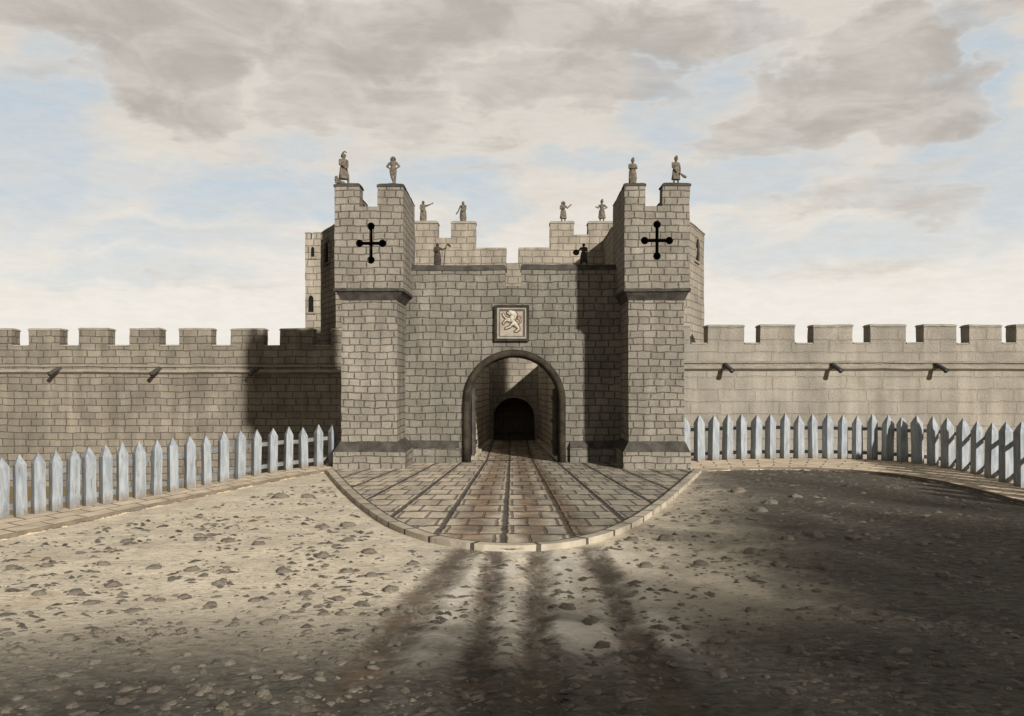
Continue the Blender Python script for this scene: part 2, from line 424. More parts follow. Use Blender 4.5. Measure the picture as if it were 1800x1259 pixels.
def vnoise(x, y, s, seed=0):
    out = np.empty(x.shape); f = out.ravel()
    for i, (a, b) in enumerate(zip(x.ravel(), y.ravel())): f[i] = mnoise.noise((a*s, b*s, seed))
    return out
# apron edge (paved half round in front of the gate)
AP_L = [(585,828),(612,857),(640,882),(690,918),(750,944),(820,960),(900,966)]
AP_R = [(1222,828),(1195,852),(1160,882),(1110,916),(1060,940),(980,961),(900,966)]
def ap_side(lst):
    P = [GP(u, v, 0.05) for u, v in lst]; P.sort(key=lambda p: p[1]); return P
apl, apr = ap_side(AP_L), ap_side(AP_R)
def ap_edge(y):
    l = np.interp(y, [p[1] for p in apl], [p[0] for p in apl]); r = np.interp(y, [p[1] for p in apr], [p[0] for p in apr])
    return l, r
def height(x, y):
    sd = poly_sd(x, y, court_poly)
    z = -1.75*sstep(-sd, 0.30, 3.2)*(1-sstep(y, 43.0, 44.0))
    z = z*(1-sstep(-y, -6, -3))
    # gentle lumps of the bare forecourt, fading to nothing at the paving
    l, r = ap_edge(y)
    near = np.maximum(np.maximum(l-x, x-r), np.where(y < apl[0][1], apl[0][1]-y, 0))
    away = sstep(near, 0.1, 2.5)*sstep(sd, 2.6, 5.0)
    z = z + away*(0.10*vnoise(x, y, 0.22) + 0.035*vnoise(x, y, 0.9, 5) + 0.012*vnoise(x, y, 2.6, 9))
    tr = np.zeros(x.shape)
    for b, a, hw in TRACKS:
        dd = np.abs(x-(a+b*y)+0.05*np.sin(y*1.3+a*9)); tr = np.maximum(tr, 1-sstep(dd, hw*0.35, hw*1.15))
    bm_ = np.zeros(x.shape)
    for b, a, hw in TRACKS:
        dd = np.abs(x-(a+b*y)+0.05*np.sin(y*1.3+a*9)); bm_ = np.maximum(bm_, np.exp(-((dd-hw*1.25)/0.11)**2))
    z = z + (-0.05*tr*(0.6+0.8*vnoise(x, y, 1.3, 4)) + 0.016*bm_*(1-tr))*sstep(near, 0.05, 0.8)*(y < 17)*(y > 2)
    # rising bank added unseen behind the viewer, to the right, for shade
    z = z + 3.2*sstep(-y, 3.5, 10)*sstep(x, -2, 9)
    return z
def axis(lo, hi, step, far, g=1.28):
    a = list(np.arange(lo, hi+1e-6, step)); s = step
    up, x = [], hi
    while x < far: s *= g; x += s; up.append(x)
    s = step; dn, x = [], lo
    while x > -far: s *= g; x -= s; dn.append(x)
    return np.array(dn[::-1]+a+up)
gx = axis(-15, 15, 0.22, 2500); gx = np.unique(np.round(np.concatenate([gx[(gx < -2.6) | (gx > 2.9)], np.arange(-2.5, 2.85, 0.07)]), 4)); gy = axis(6.5, 44.0, 0.25, 2500)
GX, GYY = np.meshgrid(gx, gy); GZ = height(GX, GYY)
def ground_z(x, y):
    return float(height(np.array([[x]]), np.array([[y]]))[0, 0])
nx_, ny_ = len(gx), len(gy)
me = bpy.data.meshes.new('ground')
vs = np.stack([GX.ravel(), GYY.ravel(), GZ.ravel()], 1)
fs = [(j*nx_+i, j*nx_+i+1, (j+1)*nx_+i+1, (j+1)*nx_+i) for j in range(ny_-1) for i in range(nx_-1)]
me.from_pydata(vs.tolist(), [], fs)
me.polygons.foreach_set('use_smooth', [True]*len(me.polygons))
ground = bpy.data.objects.new('ground', me); COL.objects.link(ground); ground['kind'] = 'structure'

m, t, bs = new_mat('forecourt_earth')
tc = t.n.new('ShaderNodeTexCoord'); P = tc.outputs['Object']
x, y, z = t.xyz(P)
Ps = t.vmath('MULTIPLY', P, (1.0, 1.5, 1.0))
n_big = t.noise(P, 0.16, 4, 0.55, 0.5); n_mid = t.noise(P, 1.1, 5, 0.62, 0.6); n_fine = t.noise(Ps, 8.0, 5, 0.7, 0.8)
c = t.mix(t.ramp(n_mid, 0.34, 0.66), (0.84, 0.745, 0.585), (0.65, 0.575, 0.45))
c = t.mix(t.ramp(n_fine, 0.52, 0.66, 0.0, 0.75), c, (0.27, 0.235, 0.185))
c = t.mix(t.ramp(t.noise(P, 0.7, 4, 0.6), 0.60, 0.72, 0.0, 0.5), c, (0.52, 0.37, 0.235))
# shade painted dark on the ground, right and at the viewer's feet, ragged edges
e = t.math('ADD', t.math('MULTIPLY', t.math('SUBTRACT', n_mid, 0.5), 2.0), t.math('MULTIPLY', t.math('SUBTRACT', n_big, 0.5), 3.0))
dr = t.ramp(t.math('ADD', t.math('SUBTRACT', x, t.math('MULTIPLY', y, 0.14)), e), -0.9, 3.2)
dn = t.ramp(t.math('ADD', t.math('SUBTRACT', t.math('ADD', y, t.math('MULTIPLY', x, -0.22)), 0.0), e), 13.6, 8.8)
ground_shade = t.math('MAXIMUM', dr, dn)
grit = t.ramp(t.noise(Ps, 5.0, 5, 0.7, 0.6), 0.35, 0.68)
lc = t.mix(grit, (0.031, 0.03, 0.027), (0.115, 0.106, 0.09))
c = t.mix(t.math('MULTIPLY', ground_shade, 0.93), c, lc)
# behind the palings: ochre grass of the dry ditch
c = t.mix(t.ramp(z, -0.12, -0.45), c, t.mix(t.ramp(n_fine, 0.4, 0.65), (0.33, 0.235, 0.115), (0.24, 0.19, 0.10)))
# pale band between the cart tracks: wet gleam put into the colour
pc = t.math('MULTIPLY', t.ramp(t.math('ABSOLUTE', t.math('SUBTRACT', x, 0.25)), 2.1, 1.0), t.math('MULTIPLY', t.ramp(y, 16.4, 15.4), t.ramp(y, 8.6, 10.8)))
pc = t.math('MULTIPLY', pc, t.ramp(n_mid, 0.38, 0.58, 0.15, 0.9))
c = t.mix(pc, c, (0.84, 0.78, 0.68))
# cart tracks
acc = None
for b, a, hw in TRACKS:
    wobb = t.math('ADD', t.math('MULTIPLY', t.math('SUBTRACT', n_mid, 0.5), 0.45), t.math('MULTIPLY', t.math('SUBTRACT', n_fine, 0.5), 0.5))
    dd = t.math('ABSOLUTE', t.math('ADD', t.math('SUBTRACT', x, t.math('MULTIPLY_ADD', y, b, a)), wobb))
    g = t.ramp(dd, hw*1.35, hw*0.25)
    acc = g if acc is None else t.math('MAXIMUM', acc, g)
acc = t.math('MULTIPLY', acc, t.ramp(t.noise(t.vmath('MULTIPLY', P, (3.0, 1.0, 1.0)), 1.6, 5, 0.7, 0.4), 0.3, 0.52, 0.6, 1.0))
acc = t.math('MULTIPLY', acc, t.math('MULTIPLY', t.ramp(y, 16.4, 15.6), t.ramp(y, 6.0, 10.0, 0.35, 1.0)))
tcol = t.mix(t.ramp(n_mid, 0.4, 0.65), (0.06, 0.047, 0.036), (0.16, 0.112, 0.072))
c = t.mix(t.math('MULTIPLY', acc, 0.86), c, tcol)
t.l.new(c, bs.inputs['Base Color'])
hh = t.math('ADD', t.math('MULTIPLY', t.noise(Ps, 6.0, 6, 0.75, 0.5), 1.0), t.math('MULTIPLY', t.noise(P, 1.6, 3, 0.6), 1.2))
bump(t, bs, hh, 0.9, 0.06)
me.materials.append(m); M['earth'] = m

# ------------------------------------------------------------------ paving in front of the gate, its kerb, and the pavement under the palings
m, t, bs = new_mat('sett_paving')
uvn = t.n.new('ShaderNodeUVMap'); uvn.uv_map = 'UVMap'; UV = uvn.outputs[0]
tc = t.n.new('ShaderNodeTexCoord'); P = tc.outputs['Object']
d = t.vmath('SCALE', t.vmath('SUBTRACT', t.noise(P, 2.5, 3, 0.6, 0, True), (.5, .5, .5)), scale=0.07)
vec = t.vmath('ADD', UV, d)
br = t.node('ShaderNodeTexBrick', {'offset': 0.5, 'squash': 1.0}, Vector=vec, Color1=(0.62, 0.53, 0.41), Color2=(0.43, 0.39, 0.325), Mortar=(0.26, 0.225, 0.18),
            Scale=1.0, Mortar_Size=0.024, Mortar_Smooth=0.4, Bias=-0.2, Brick_Width=0.40, Row_Height=1.0)
ux, uy, uz = t.xyz(vec)
ln = t.math('ABSOLUTE', t.math('SUBTRACT', t.math('FRACT', t.math('DIVIDE', t.math('ADD', ux, 20.1), 0.80)), 0.5))
gut = t.ramp(ln, 0.425, 0.475)
cj = t.ramp(t.math('ABSOLUTE', t.math('SUBTRACT', t.math('FRACT', t.math('DIVIDE', t.math('ADD', t.math('ADD', uy, t.math('MULTIPLY', t.math('SUBTRACT', t.noise(P, 1.4, 3, 0.6), 0.5), 0.5)), 20.0), 1.0)), 0.5)), 0.40, 0.455)
cj = t.math('MULTIPLY', cj, t.ramp(t.noise(P, 3.1, 4, 0.65), 0.34, 0.5, 0.25, 0.9))
gut = t.math('MAXIMUM', gut, cj)
cc = t.mix(t.math('MULTIPLY', gut, 0.85), br.outputs['Color'], (0.06, 0.053, 0.045))
x, y, z = t.xyz(P)
acc = None
for a0, y0, a1, y1, hw in ((-0.42, 33, -0.80, 15.8, .40), (0.30, 33, 0.42, 15.6, .32), (0.75, 33, 1.28, 16, .25)):
    b = (a1-a0)/(y1-y0); a = a0-b*y0
    dd = t.math('ABSOLUTE', t.math('ADD', t.math('SUBTRACT', x, t.math('MULTIPLY_ADD', y, b, a)), t.math('MULTIPLY', t.math('SUBTRACT', t.noise(P, 1.2, 4, 0.6), 0.5), 0.6)))
    g = t.ramp(dd, hw*1.3, hw*0.3); acc = g if acc is None else t.math('MAXIMUM', acc, g)
cc = t.mix(t.math('MULTIPLY', acc, 0.64), cc, t.mix(t.ramp(t.noise(P, 2.2, 4, 0.65), 0.4, 0.62), (0.10, 0.075, 0.055), (0.25, 0.135, 0.065)))
# shading of the right half put into the stone colour, darker and greyer
right_shade = t.ramp(t.math('ADD', x, t.math('MULTIPLY', t.math('SUBTRACT', t.noise(P, 0.6, 4, 0.6), 0.5), 5.0)), -1.2, 2.4, 0.0, 0.75)
cc = t.mix(right_shade, cc, t.mix(1.0, cc, (0.52, 0.55, 0.58), 'MULTIPLY'))
wv = t.ramp(t.noise(P, 1.1, 5, 0.65, 0.5), 0.3, 0.7, 0.72, 1.2); cc = t.mix(1.0, cc, t.comb(wv, wv, wv), 'MULTIPLY')
wv = t.ramp(t.noise(P, 14, 4, 0.7), 0.3, 0.7, 0.8, 1.15); cc = t.mix(1.0, cc, t.comb(wv, wv, wv), 'MULTIPLY')
t.l.new(cc, bs.inputs['Base Color'])
h = t.math('ADD', t.math('SUBTRACT', 1.0, t.math('MAXIMUM', br.outputs['Fac'], gut)), t.math('MULTIPLY', t.noise(P, 9, 5, 0.7), 0.6))
bump(t, bs, h, 0.9, 0.05)
M['setts'] = m
mb = MB()
rows = list(np.linspace(apl[0][1]+0.02, 33.0, 60)) + [33.0001] + list(np.linspace(33.3, 44.6, 24))
def row_x(y):
    if y > 33.00005:
        f = (y-33)/11.5; return -1.58+0.5*f, 1.72-0.48*f
    l, r = ap_edge(y); l, r = float(l), float(r)
    if y > 29.5: l, r = -5.6, 5.7
    return l, r
NC = 22; base = 0
for y in rows:
    l, r = row_x(y)
    for i in range(NC+1):
        xx = l+(r-l)*i/NC
        mb.v.append((xx, y, 0.05+0.008*mnoise.noise((xx*1.5, y*1.5, 3))))
for j in range(len(rows)-1):
    for i in range(NC):
        p = j*(NC+1)+i; mb.f.append((p, p+1, p+NC+2, p+NC+1)); mb.m.append(0)
def ap_uv(p):
    fan = 1.0+max(0, 33-p.y)*0.033
    return (p.x/fan, p.y)
apron = mb.build('forecourt_paving', M['setts'], merge=False, smooth=True, uvf=ap_uv); apron['kind'] = 'structure'

def strip(name, inner, outer, z0, z1, mat, uvs=None):
    """raised band between two polylines of equal length"""
    mb = MB(); n = len(inner)
    ln = [0]
    for i in range(1, n): ln.append(ln[-1]+math.dist(inner[i], inner[i-1]))
    for i in range(n):
        a, b = inner[i], outer[i]
        mb.v += [(a[0], a[1], z0), (a[0], a[1], z1), (b[0], b[1], z1), (b[0], b[1], z0)]
    for i in range(n-1):
        for k in range(3):
            mb.f.append((4*i+k, 4*i+k+1, 4*i+4+k+1, 4*i+4+k)); mb.m.append(0)
    mb.f.append((0, 1, 2, 3)); mb.m.append(0)
    q = 4*(n-1); mb.f.append((q+3, q+2, q+1, q)); mb.m.append(0)
    o = mb.build(name, mat, merge=False)
    ul = o.data.uv_layers.new(name='UVMap')
    wd = [math.dist(inner[i], outer[i]) for i in range(n)]
    for l in o.data.loops:
        vi = l.vertex_index; i, k = divmod(vi, 4)
        ul.data[l.index].uv = (ln[i], (0.12, 0, wd[i], wd[i]-0.12)[k])
    o['kind'] = 'structure'
    return o
def band_mat(name, A, B, mortar, bw, rh, ms, off=0.5):
    m, t, bs = new_mat(name)
    uvn = t.n.new('ShaderNodeUVMap'); uvn.uv_map = 'UVMap'
    tc = t.n.new('ShaderNodeTexCoord'); P = tc.outputs['Object']
    vec = t.vmath('ADD', uvn.outputs[0], t.vmath('SCALE', t.vmath('SUBTRACT', t.noise(P, 3, 3, 0.6, 0, True), (.5, .5, .5)), scale=0.05))
    br = t.node('ShaderNodeTexBrick', {'offset': off}, Vector=vec, Color1=A, Color2=B, Mortar=mortar, Scale=1.0, Mortar_Size=ms, Mortar_Smooth=0.3, Bias=0.0, Brick_Width=bw, Row_Height=rh)
    wv = t.ramp(t.noise(P, 2.0, 5, 0.65), 0.3, 0.7, 0.75, 1.15); c = t.mix(1.0, br.outputs['Color'], t.comb(wv, wv, wv), 'MULTIPLY')
    t.l.new(c, bs.inputs['Base Color'])
    bump(t, bs, t.math('ADD', t.math('SUBTRACT', 1.0, br.outputs['Fac']), t.math('MULTIPLY', t.noise(P, 12, 5, 0.7), 0.6)), 0.8, 0.03)
    return m
M['kerbs'] = band_mat('kerb_blocks', (0.55, 0.485, 0.385), (0.42, 0.375, 0.30), (0.10, 0.085, 0.068), 0.95, 2.0, 0.04, 0.0)
M['flags'] = band_mat('pavement_flags', (0.74, 0.61, 0.45), (0.62, 0.53, 0.40), (0.24, 0.20, 0.155), 0.95, 0.55, 0.03, 0.5)
# kerb ring
ring = [p for p in apl[::-1]] + [p for p in apr[1:]]
def resample(pts, n):
    ln = [0]
    for i in range(1, len(pts)): ln.append(ln[-1]+math.dist(pts[i], pts[i-1]))
    q = np.linspace(0, ln[-1], n)
    X = np.interp(q, ln, [p[0] for p in pts]); Y = np.interp(q, ln, [p[1] for p in pts])
    return np.stack([X, Y], 1)
ring = resample(ring, 90)
for _ in range(10):
    q = ring.copy(); q[1:-1] = (ring[:-2]+2*ring[1:-1]+ring[2:])/4; ring = q
def offset(pts, d):
    tn = np.gradient(pts, axis=0); tn /= np.linalg.norm(tn, axis=1)[:, None]
    return pts + np.stack([tn[:, 1], -tn[:, 0]], 1)*d
strip('kerb', [tuple(p) for p in offset(ring, -0.05)], [tuple(p) for p in offset(ring, 0.20)], -0.15, 0.105, M['kerbs'])
# pavements
def offv(pts, dv):
    tn = np.gradient(pts, axis=0); tn /= np.linalg.norm(tn, axis=1)[:, None]
    return pts + np.stack([tn[:, 1], -tn[:, 0]], 1)*np.asarray(dv)[:, None]
def soften(q, n):
    for _ in range(n):
        r_ = q.copy(); r_[1:-1] = (q[:-2]+2*q[1:-1]+q[2:])/4; q = r_
    return q
def footpath(fence_line, front_px, extra0, extra1, back):
    fl = soften(resample([(p[0], p[1]) for p in fence_line], 90), 12)
    fr = soften(resample(extra0+[GP(u, v, PATH_Z) for u, v in front_px]+extra1, 90), 12)
    strip('footpath', [tuple(p) for p in fr], [tuple(p) for p in offv(fl, -back*np.ones(90))], -0.25, PATH_Z, M['flags'])
footpath(LF, [(0,942),(100,921),(200,900),(300,879),(400,858),(500,838),(588,822)], [(LF[0][0]+1.6, LF[0][1]-1.0)], [], 0.22)
footpath(RF, [(1214,824),(1260,823),(1320,821),(1400,821),(1480,824),(1560,831),(1640,842),(1700,855),(1760,870),(1800,882)], [], [(11.7, 20.3), (11.3, 18.8)], 0.26)

# ------------------------------------------------------------------ palings
def fence(name, pts, wd, label, rail_h):
    root = empty(name, (pts[len(pts)//2][0], pts[len(pts)//2][1], 0)); tag(root, label, 'fence')
    inv = Matrix.Translation(-root.location)
    o_ = root.location
    for i, (x, y, H) in enumerate(pts):
        mb = MB()
        a0 = math.atan2(x, y)*(0.62 if x < 0 else 0.75) + R(random.uniform(-4, 5)) + R(8)
        ww = wd*random.uniform(.92, 1.1)/2
        lean = Vector((random.uniform(-.02, .02), random.uniform(-.02, .02)))
        sh = H-random.uniform(.24, .32)*(H/1.5)
        def rg(z, r, sq=1.0):
            out = []
            for k in range(8):
                # diamond section with the ridge to the viewer and small flats on the arrises
                a = -PI/2 + PI/4*k
                rr = r if k % 2 == 0 else r*0.735
                px_ = math.cos(a)*rr; py_ = math.sin(a)*rr*1.55
                out.append((x-o_.x+px_*math.cos(-a0)-py_*math.sin(-a0)+lean.x*z, y-o_.y+px_*math.sin(-a0)+py_*math.cos(-a0)+lean.y*z, z))
            return out
        zs = [(-0.3, ww*1.02), (0.1, ww*1.02), (H*.35, ww*random.uniform(.95, 1.03)), (H*.62, ww*random.uniform(.95, 1.03)), (sh, ww), (sh+(H-sh)*.5, ww*.56), (H, ww*.05)]
        for z, r in zs: mb.v += rg(z+(PATH_Z if z > 0 else 0), r)
        for j in range(len(zs)-1):
            for k in range(8):
                mb.f.append((j*8+k, j*8+(k+1) % 8, j*8+8+(k+1) % 8, j*8+8+k)); mb.m.append(0)
        mb.f.append(tuple(range((len(zs)-1)*8, len(zs)*8))); mb.m.append(0)
        mb.build('stake', M['paint'], root, merge=False)
    for h in rail_h:
        mb = MB()
        for i in range(len(pts)-1):
            a, b = Vector((pts[i][0], pts[i][1], 0)), Vector((pts[i+1][0], pts[i+1][1], 0))
            dv = (b-a).normalized(); nv = Vector((-dv.y, dv.x, 0))
            a = a-dv*0.02+nv*wd*0.55-o_; b = b+dv*0.02+nv*wd*0.55-o_
            za = PATH_Z+pts[i][2]*h; zb = PATH_Z+pts[i+1][2]*h
            z = Vector((0, 0, 1))
            q = [a+z*za, b+z*zb, b+nv*.09+z*zb, a+nv*.09+z*za]
            mb.hexa([tuple(p) for p in q] + [tuple(p+z*.115) for p in q], 5)
        mb.build('rail', M['rail'], root, merge=False)
    return root
fence('picket_fence', LF, 0.29, 'pale paling fence along the brown-jointed wall, stakes rising towards the gatehouse on a straight footpath', (0.60, 0.10))
fence('picket_fence', RF, 0.37, 'pale paling fence of thick stakes before the smooth plastered wall, curving round towards the viewer', (0.64, 0.10))

# ------------------------------------------------------------------ building helpers
RO = 0.022
def merlon(x0, x1, y0, y1, z0, z1, mats, parent, cap=0.10, inset=0.06):
    mb = MB()
    mb.box(x0, x1, y0, y1, z0, z1-cap, 0.35, 0)
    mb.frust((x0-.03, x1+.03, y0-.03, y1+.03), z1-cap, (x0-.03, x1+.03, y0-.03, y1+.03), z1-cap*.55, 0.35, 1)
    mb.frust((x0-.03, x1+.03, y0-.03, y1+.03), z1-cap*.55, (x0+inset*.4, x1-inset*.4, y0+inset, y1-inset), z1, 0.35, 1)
    return mb.build('merlon', mats, parent, RO*1.25)
def arch_cols(x0, x1, xa, xb, zs, n=20):
    """columns across an arched opening: list of (x0,x1,zl0,zl1)"""
    c, r = (xa+xb)/2, (xb-xa)/2; cols = []
    for i in range(n):
        a0 = PI-PI*i/n; a1 = PI-PI*(i+1)/n
        cols.append((c+r*math.cos(a0), c+r*math.cos(a1), zs+r*math.sin(a0), zs+r*math.sin(a1)))
    return [(x0, xa, None, None)]+cols+[(xb, x1, None, None)]
def arched_wall(mb, x0, x1, y0, y1, zb, zt, xa, xb, zs, step=0.4):
    for (a, b, l0, l1) in arch_cols(x0, x1, xa, xb, zs):
        if l0 is None: mb.box(a, b, y0, y1, zb, zt, step)
        else:
            A, B, C, D_ = (a, y0), (b, y0), (b, y1), (a, y1)
            low = [(a, y0, l0), (b, y0, l1), (b, y1, l1), (a, y1, l0)]
            # front, back, soffit, top only
            top = [(a, y0, zt), (b, y0, zt), (b, y1, zt), (a, y1, zt)]
            mb.patch(low[0], low[1], top[1], top[0], step); mb.patch(low[2], low[3], top[3], top[2], step)
            mb.patch(low[3], low[2], low[1], low[0], step); mb.patch(top[0], top[1], top[2], top[3], step)

# ------------------------------------------------------------------ gatehouse
gate = empty('gatehouse', (0, 31, 0))
tag(gate, 'grey stone gatehouse with two square battlemented towers either side of a round arch', 'gatehouse')
def keep(o):      # children are built in world coordinates: keep them there
    p = o.parent
    o.matrix_parent_inverse = p_inv(p); return o
def p_inv(p):
    return Matrix.Translation(-p.location)
YU, YS, YB = 29.8, 30.0, 33.3
def cross_outline(cx, cz, hw, hu, hd, bw, r):
    """outline of a cross with round ends in the xz plane, counter-clockwise"""
    pts = []
    def arm(ang, L):
        ca, sa = math.cos(ang), math.sin(ang)
        loc = [(bw, -bw)]  # inner corner, then along the arm to the roundel
        s0 = math.asin(min(1, bw/r)); c0 = L-r
        loc = [(bw, -bw), (c0-r*math.cos(s0), -bw)]
        for k in range(1, 12):
            a = PI+s0 + (2*PI-2*s0)*k/12
            loc.append((c0+r*math.cos(a), r*math.sin(a)))
        loc.append((c0-r*math.cos(s0), bw))
        for (p, q) in loc: pts.append((cx+p*ca-q*sa, cz+p*sa+q*ca))
    arm(0, hw); arm(PI/2, hu); arm(PI, hw); arm(-PI/2, hd)
    return pts
def tower(xs0, xs1, xu0, xu1, cren, cross, ped):
    mb = MB()
    zc0, zc1, zcr, zt = 5.42, 5.78, 8.38, 9.15
    mb.box(xs0, xs1, YS, YB, -2.4, zc0, 0.4)
    mb.frust((xu0, xu1, YU, YB), zc1, (xu0, xu1, YU, YB), zcr, 0.4)
    tw = mb.build('tower', [M['tower'], M['dark']], gate, RO); keep(tw)
    # arrow loop: a real recess cut into the wall
    o2 = cross_outline(*cross)
    cb = MB(); n = len(o2)
    cb.v += [(p[0], YU-.3, p[1]) for p in o2] + [(p[0], YU+.45, p[1]) for p in o2]
    cb.f.append(tuple(range(n))); cb.m.append(0); cb.f.append(tuple(range(n, 2*n))[::-1]); cb.m.append(0)
    for i in range(n): cb.f.append((i, (i+1) % n, n+(i+1) % n, n+i)); cb.m.append(0)
    cut = cb.build('arrow_loop_cutter', [M['dark']])
    md = tw.modifiers.new('cut', 'BOOLEAN'); md.object = cut; md.operation = 'DIFFERENCE'; md.solver = 'EXACT'
    md.material_mode = 'TRANSFER'
    dg = bpy.context.evaluated_depsgraph_get(); dg.update()
    nm = bpy.data.meshes.new_from_object(tw.evaluated_get(dg))
    tw.modifiers.clear(); tw.data = nm
    bpy.data.objects.remove(cut)
    sl = MB(); sl.v += [(p[0], YU+.38, p[1]) for p in o2]; sl.f.append(tuple(range(n))); sl.m.append(0)
    sl.v += [(p[0], YU+.44, p[1]) for p in o2]; sl.f.append(tuple(range(n, 2*n))); sl.m.append(0)
    for i in range(n): sl.f.append((i, (i+1) % n, n+(i+1) % n, n+i)); sl.m.append(0)
    keep(sl.build('black_loop_plate', M['void'], tw))  # black back plate for the unlit depth of the loop
    # corbel course: slope under a fillet, underside shadow in its dark colour
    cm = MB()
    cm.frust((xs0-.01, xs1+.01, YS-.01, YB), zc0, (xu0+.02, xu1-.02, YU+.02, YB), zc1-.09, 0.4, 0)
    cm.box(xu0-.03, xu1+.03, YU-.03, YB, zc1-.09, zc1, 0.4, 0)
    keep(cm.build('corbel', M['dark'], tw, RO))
    pl = MB(); p0, p1 = ped
    pl.box(p0, p1, YU-.02, YB, -2.4, 0.58, 0.4, 0)
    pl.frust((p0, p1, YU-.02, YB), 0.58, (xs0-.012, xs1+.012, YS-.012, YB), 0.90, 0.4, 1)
    keep(pl.build('plinth', [M['tower'], M['dark']], tw, RO))
    for a, b in ((xu0, cren[0]), (cren[1], xu1)):
        keep(merlon(a, b, YU, YU+.62, zcr, zt, [M['tower'], M['dark']], tw, 0.13, 0.14))
    pm = MB()
    for a, b in ((xu0, xu0+.5), (xu1-.5, xu1)):
        pm.box(a, b, YU+.625, YB, zcr, zt-.10, 0.4, 0)
        pm.frust((a-.03, b+.03, YU+.655, YB), zt-.10, (a+.05, b-.05, YU+.655, YB), zt-.01, 0.4, 1)
    keep(pm.build('parapet', [M['tower'], M['coping']], tw, RO))
    return tw
k3 = YU/F; k30 = 30/F
towL = tower(PX(600, 30), PX(698, 30), PX(588, YU), PX(709, YU), (PX(632, YU), PX(664, YU)),
             (PX(652, YU), PZ(428, YU), 27*k3, 37*k3, 36*k3, 2.9*k3, 6.8*k3), (PX(586, YU), PX(712, YU)))
towR = tower(PX(1105, 30), PX(1203, 30), PX(1098, YU), PX(1213, YU), (PX(1134, YU), PX(1165, YU)),
             (PX(1155, YU), PZ(423, YU), 28.5*k3, 35*k3, 34*k3, 2.9*k3, 6.8*k3), (PX(1095, YU), PX(1214, YU)))
# wall between the towers
YF, YFB = 32.3, 33.2
AX0, AX1, AZS = PX(824, YF), PX(984, YF), 2.16
ZCR, ZTOP = PZ(503, YF), PZ(465, YF)
mb = MB(); arched_wall(mb, -3.75, 3.75, YF, YFB, 0.0, ZCR, AX0, AX1, AZS, 0.4)
fw = mb.build('front_wall', M['front'], gate, RO); keep(fw)
for a, b in ((-3.75, PX(888, YF)), (PX(916, YF), 3.75)):
    keep(merlon(a, b, YF, YF+.75, ZCR, ZTOP, [M['front'], M['dark']], fw, 0.2, 0.08))
for a, b in ((-3.66, AX0-.34), (AX1+.34, 3.68)):
    pl = MB()
    pl.box(a, b, YF-.16, YF+.02, -0.3, 0.56, 0.4, 0)
    pl.frust((a, b, YF-.19, YF+.02), 0.56, (a, b, YF-.19, YF+.02), 0.64, 0.4, 1)
    pl.frust((a, b, YF-.19, YF+.02), 0.64, (a, b, YF-.015, YF+.02), 0.80, 0.4, 1)
    keep(pl.build('plinth', [M['front'], M['dark']], fw, RO))
# arch moulding
mb = MB(); c_, r_ = (AX0+AX1)/2, (AX1-AX0)/2+.08
path = [(c_-r_, YF-.06, 0.0), (c_-r_, YF-.06, 0.7), (c_-r_, YF-.06, 1.4)] + [(c_+r_*math.cos(PI-PI*i/28), YF-.06, AZS+r_*math.sin(PI-PI*i/28)) for i in range(29)] + [(c_+r_, YF-.06, 1.4), (c_+r_, YF-.06, 0.7), (c_+r_, YF-.06, 0.0)]
mb.tube(path, 0.12, 14)
r2 = r_-.085
path = [(c_-r2, YF+.16, 0.0)] + [(c_+r2*math.cos(PI-PI*i/28), YF+.16, AZS+r2*math.sin(PI-PI*i/28)) for i in range(29)] + [(c_+r2, YF+.16, 0.0)]
mb.tube(path, 0.075, 10)
keep(mb.build('arch_moulding', M['mould'], gate, 0.012, smooth=True))
# walls of the open passage behind the arch
for s, (x0, x1, xo) in ((-1, (-1.56, -1.06, -3.45)), (1, (1.72, 1.24, 3.45))):
    mb = MB()
    if s < 0: mb.hexa([(xo, YFB, 0), (x0, YFB, 0), (x1, 44.0, 0), (xo, 44.0, 0), (xo, YFB, 3.62), (x0, YFB, 3.62), (x1, 44.0, 3.62), (xo, 44.0, 3.62)], .5)
    else: mb.hexa([(x0, YFB, 0), (xo, YFB, 0), (xo, 44.0, 0), (x1, 44.0, 0), (x0, YFB, 3.62), (xo, YFB, 3.62), (xo, 44.0, 3.62), (x1, 44.0, 3.62)], .5)
    keep(mb.build('passage_wall', M['court'], gate, RO))
    kb = MB(); dx_ = 0.16*(-s)
    kb.hexa([tuple(p) for p in ([(x0+min(0, dx_), YFB, 0), (x0+max(0, dx_), YFB, 0), (x1+max(0, dx_), 43.95, 0), (x1+min(0, dx_), 43.95, 0)])] +
            [tuple(p) for p in ([(x0+min(0, dx_), YFB, .14), (x0+max(0, dx_), YFB, .14), (x1+max(0, dx_), 43.95, .14), (x1+min(0, dx_), 43.95, .14)])], .6)
    keep(kb.build('passage_kerb', M['kerb'], gate, 0.01))
# the two leaves of the gate, folded back against the passage
for s, xx in ((-1, -1.40), (1, 1.56)):
    mb = MB()
    for k in range(5):
        y0 = 34.0+k*.27; mb.box(xx-.04, xx+.04, y0, y0+.262, 0.08, 2.55-.02*((k*7) % 3), 2, 0)
    for z in (0.5, 1.3, 2.15): mb.box(xx+(.04 if s < 0 else -.09), xx+(.09 if s < 0 else -.04), 34.02, 35.32, z, z+.14, 2, 0)
    mb.box(xx-.05, xx+.05, 33.93, 33.995, 0.08, 2.58, 2, 1)
    keep(mb.build('gate_leaf', [M['oak'], M['lead']], gate, 0.0))
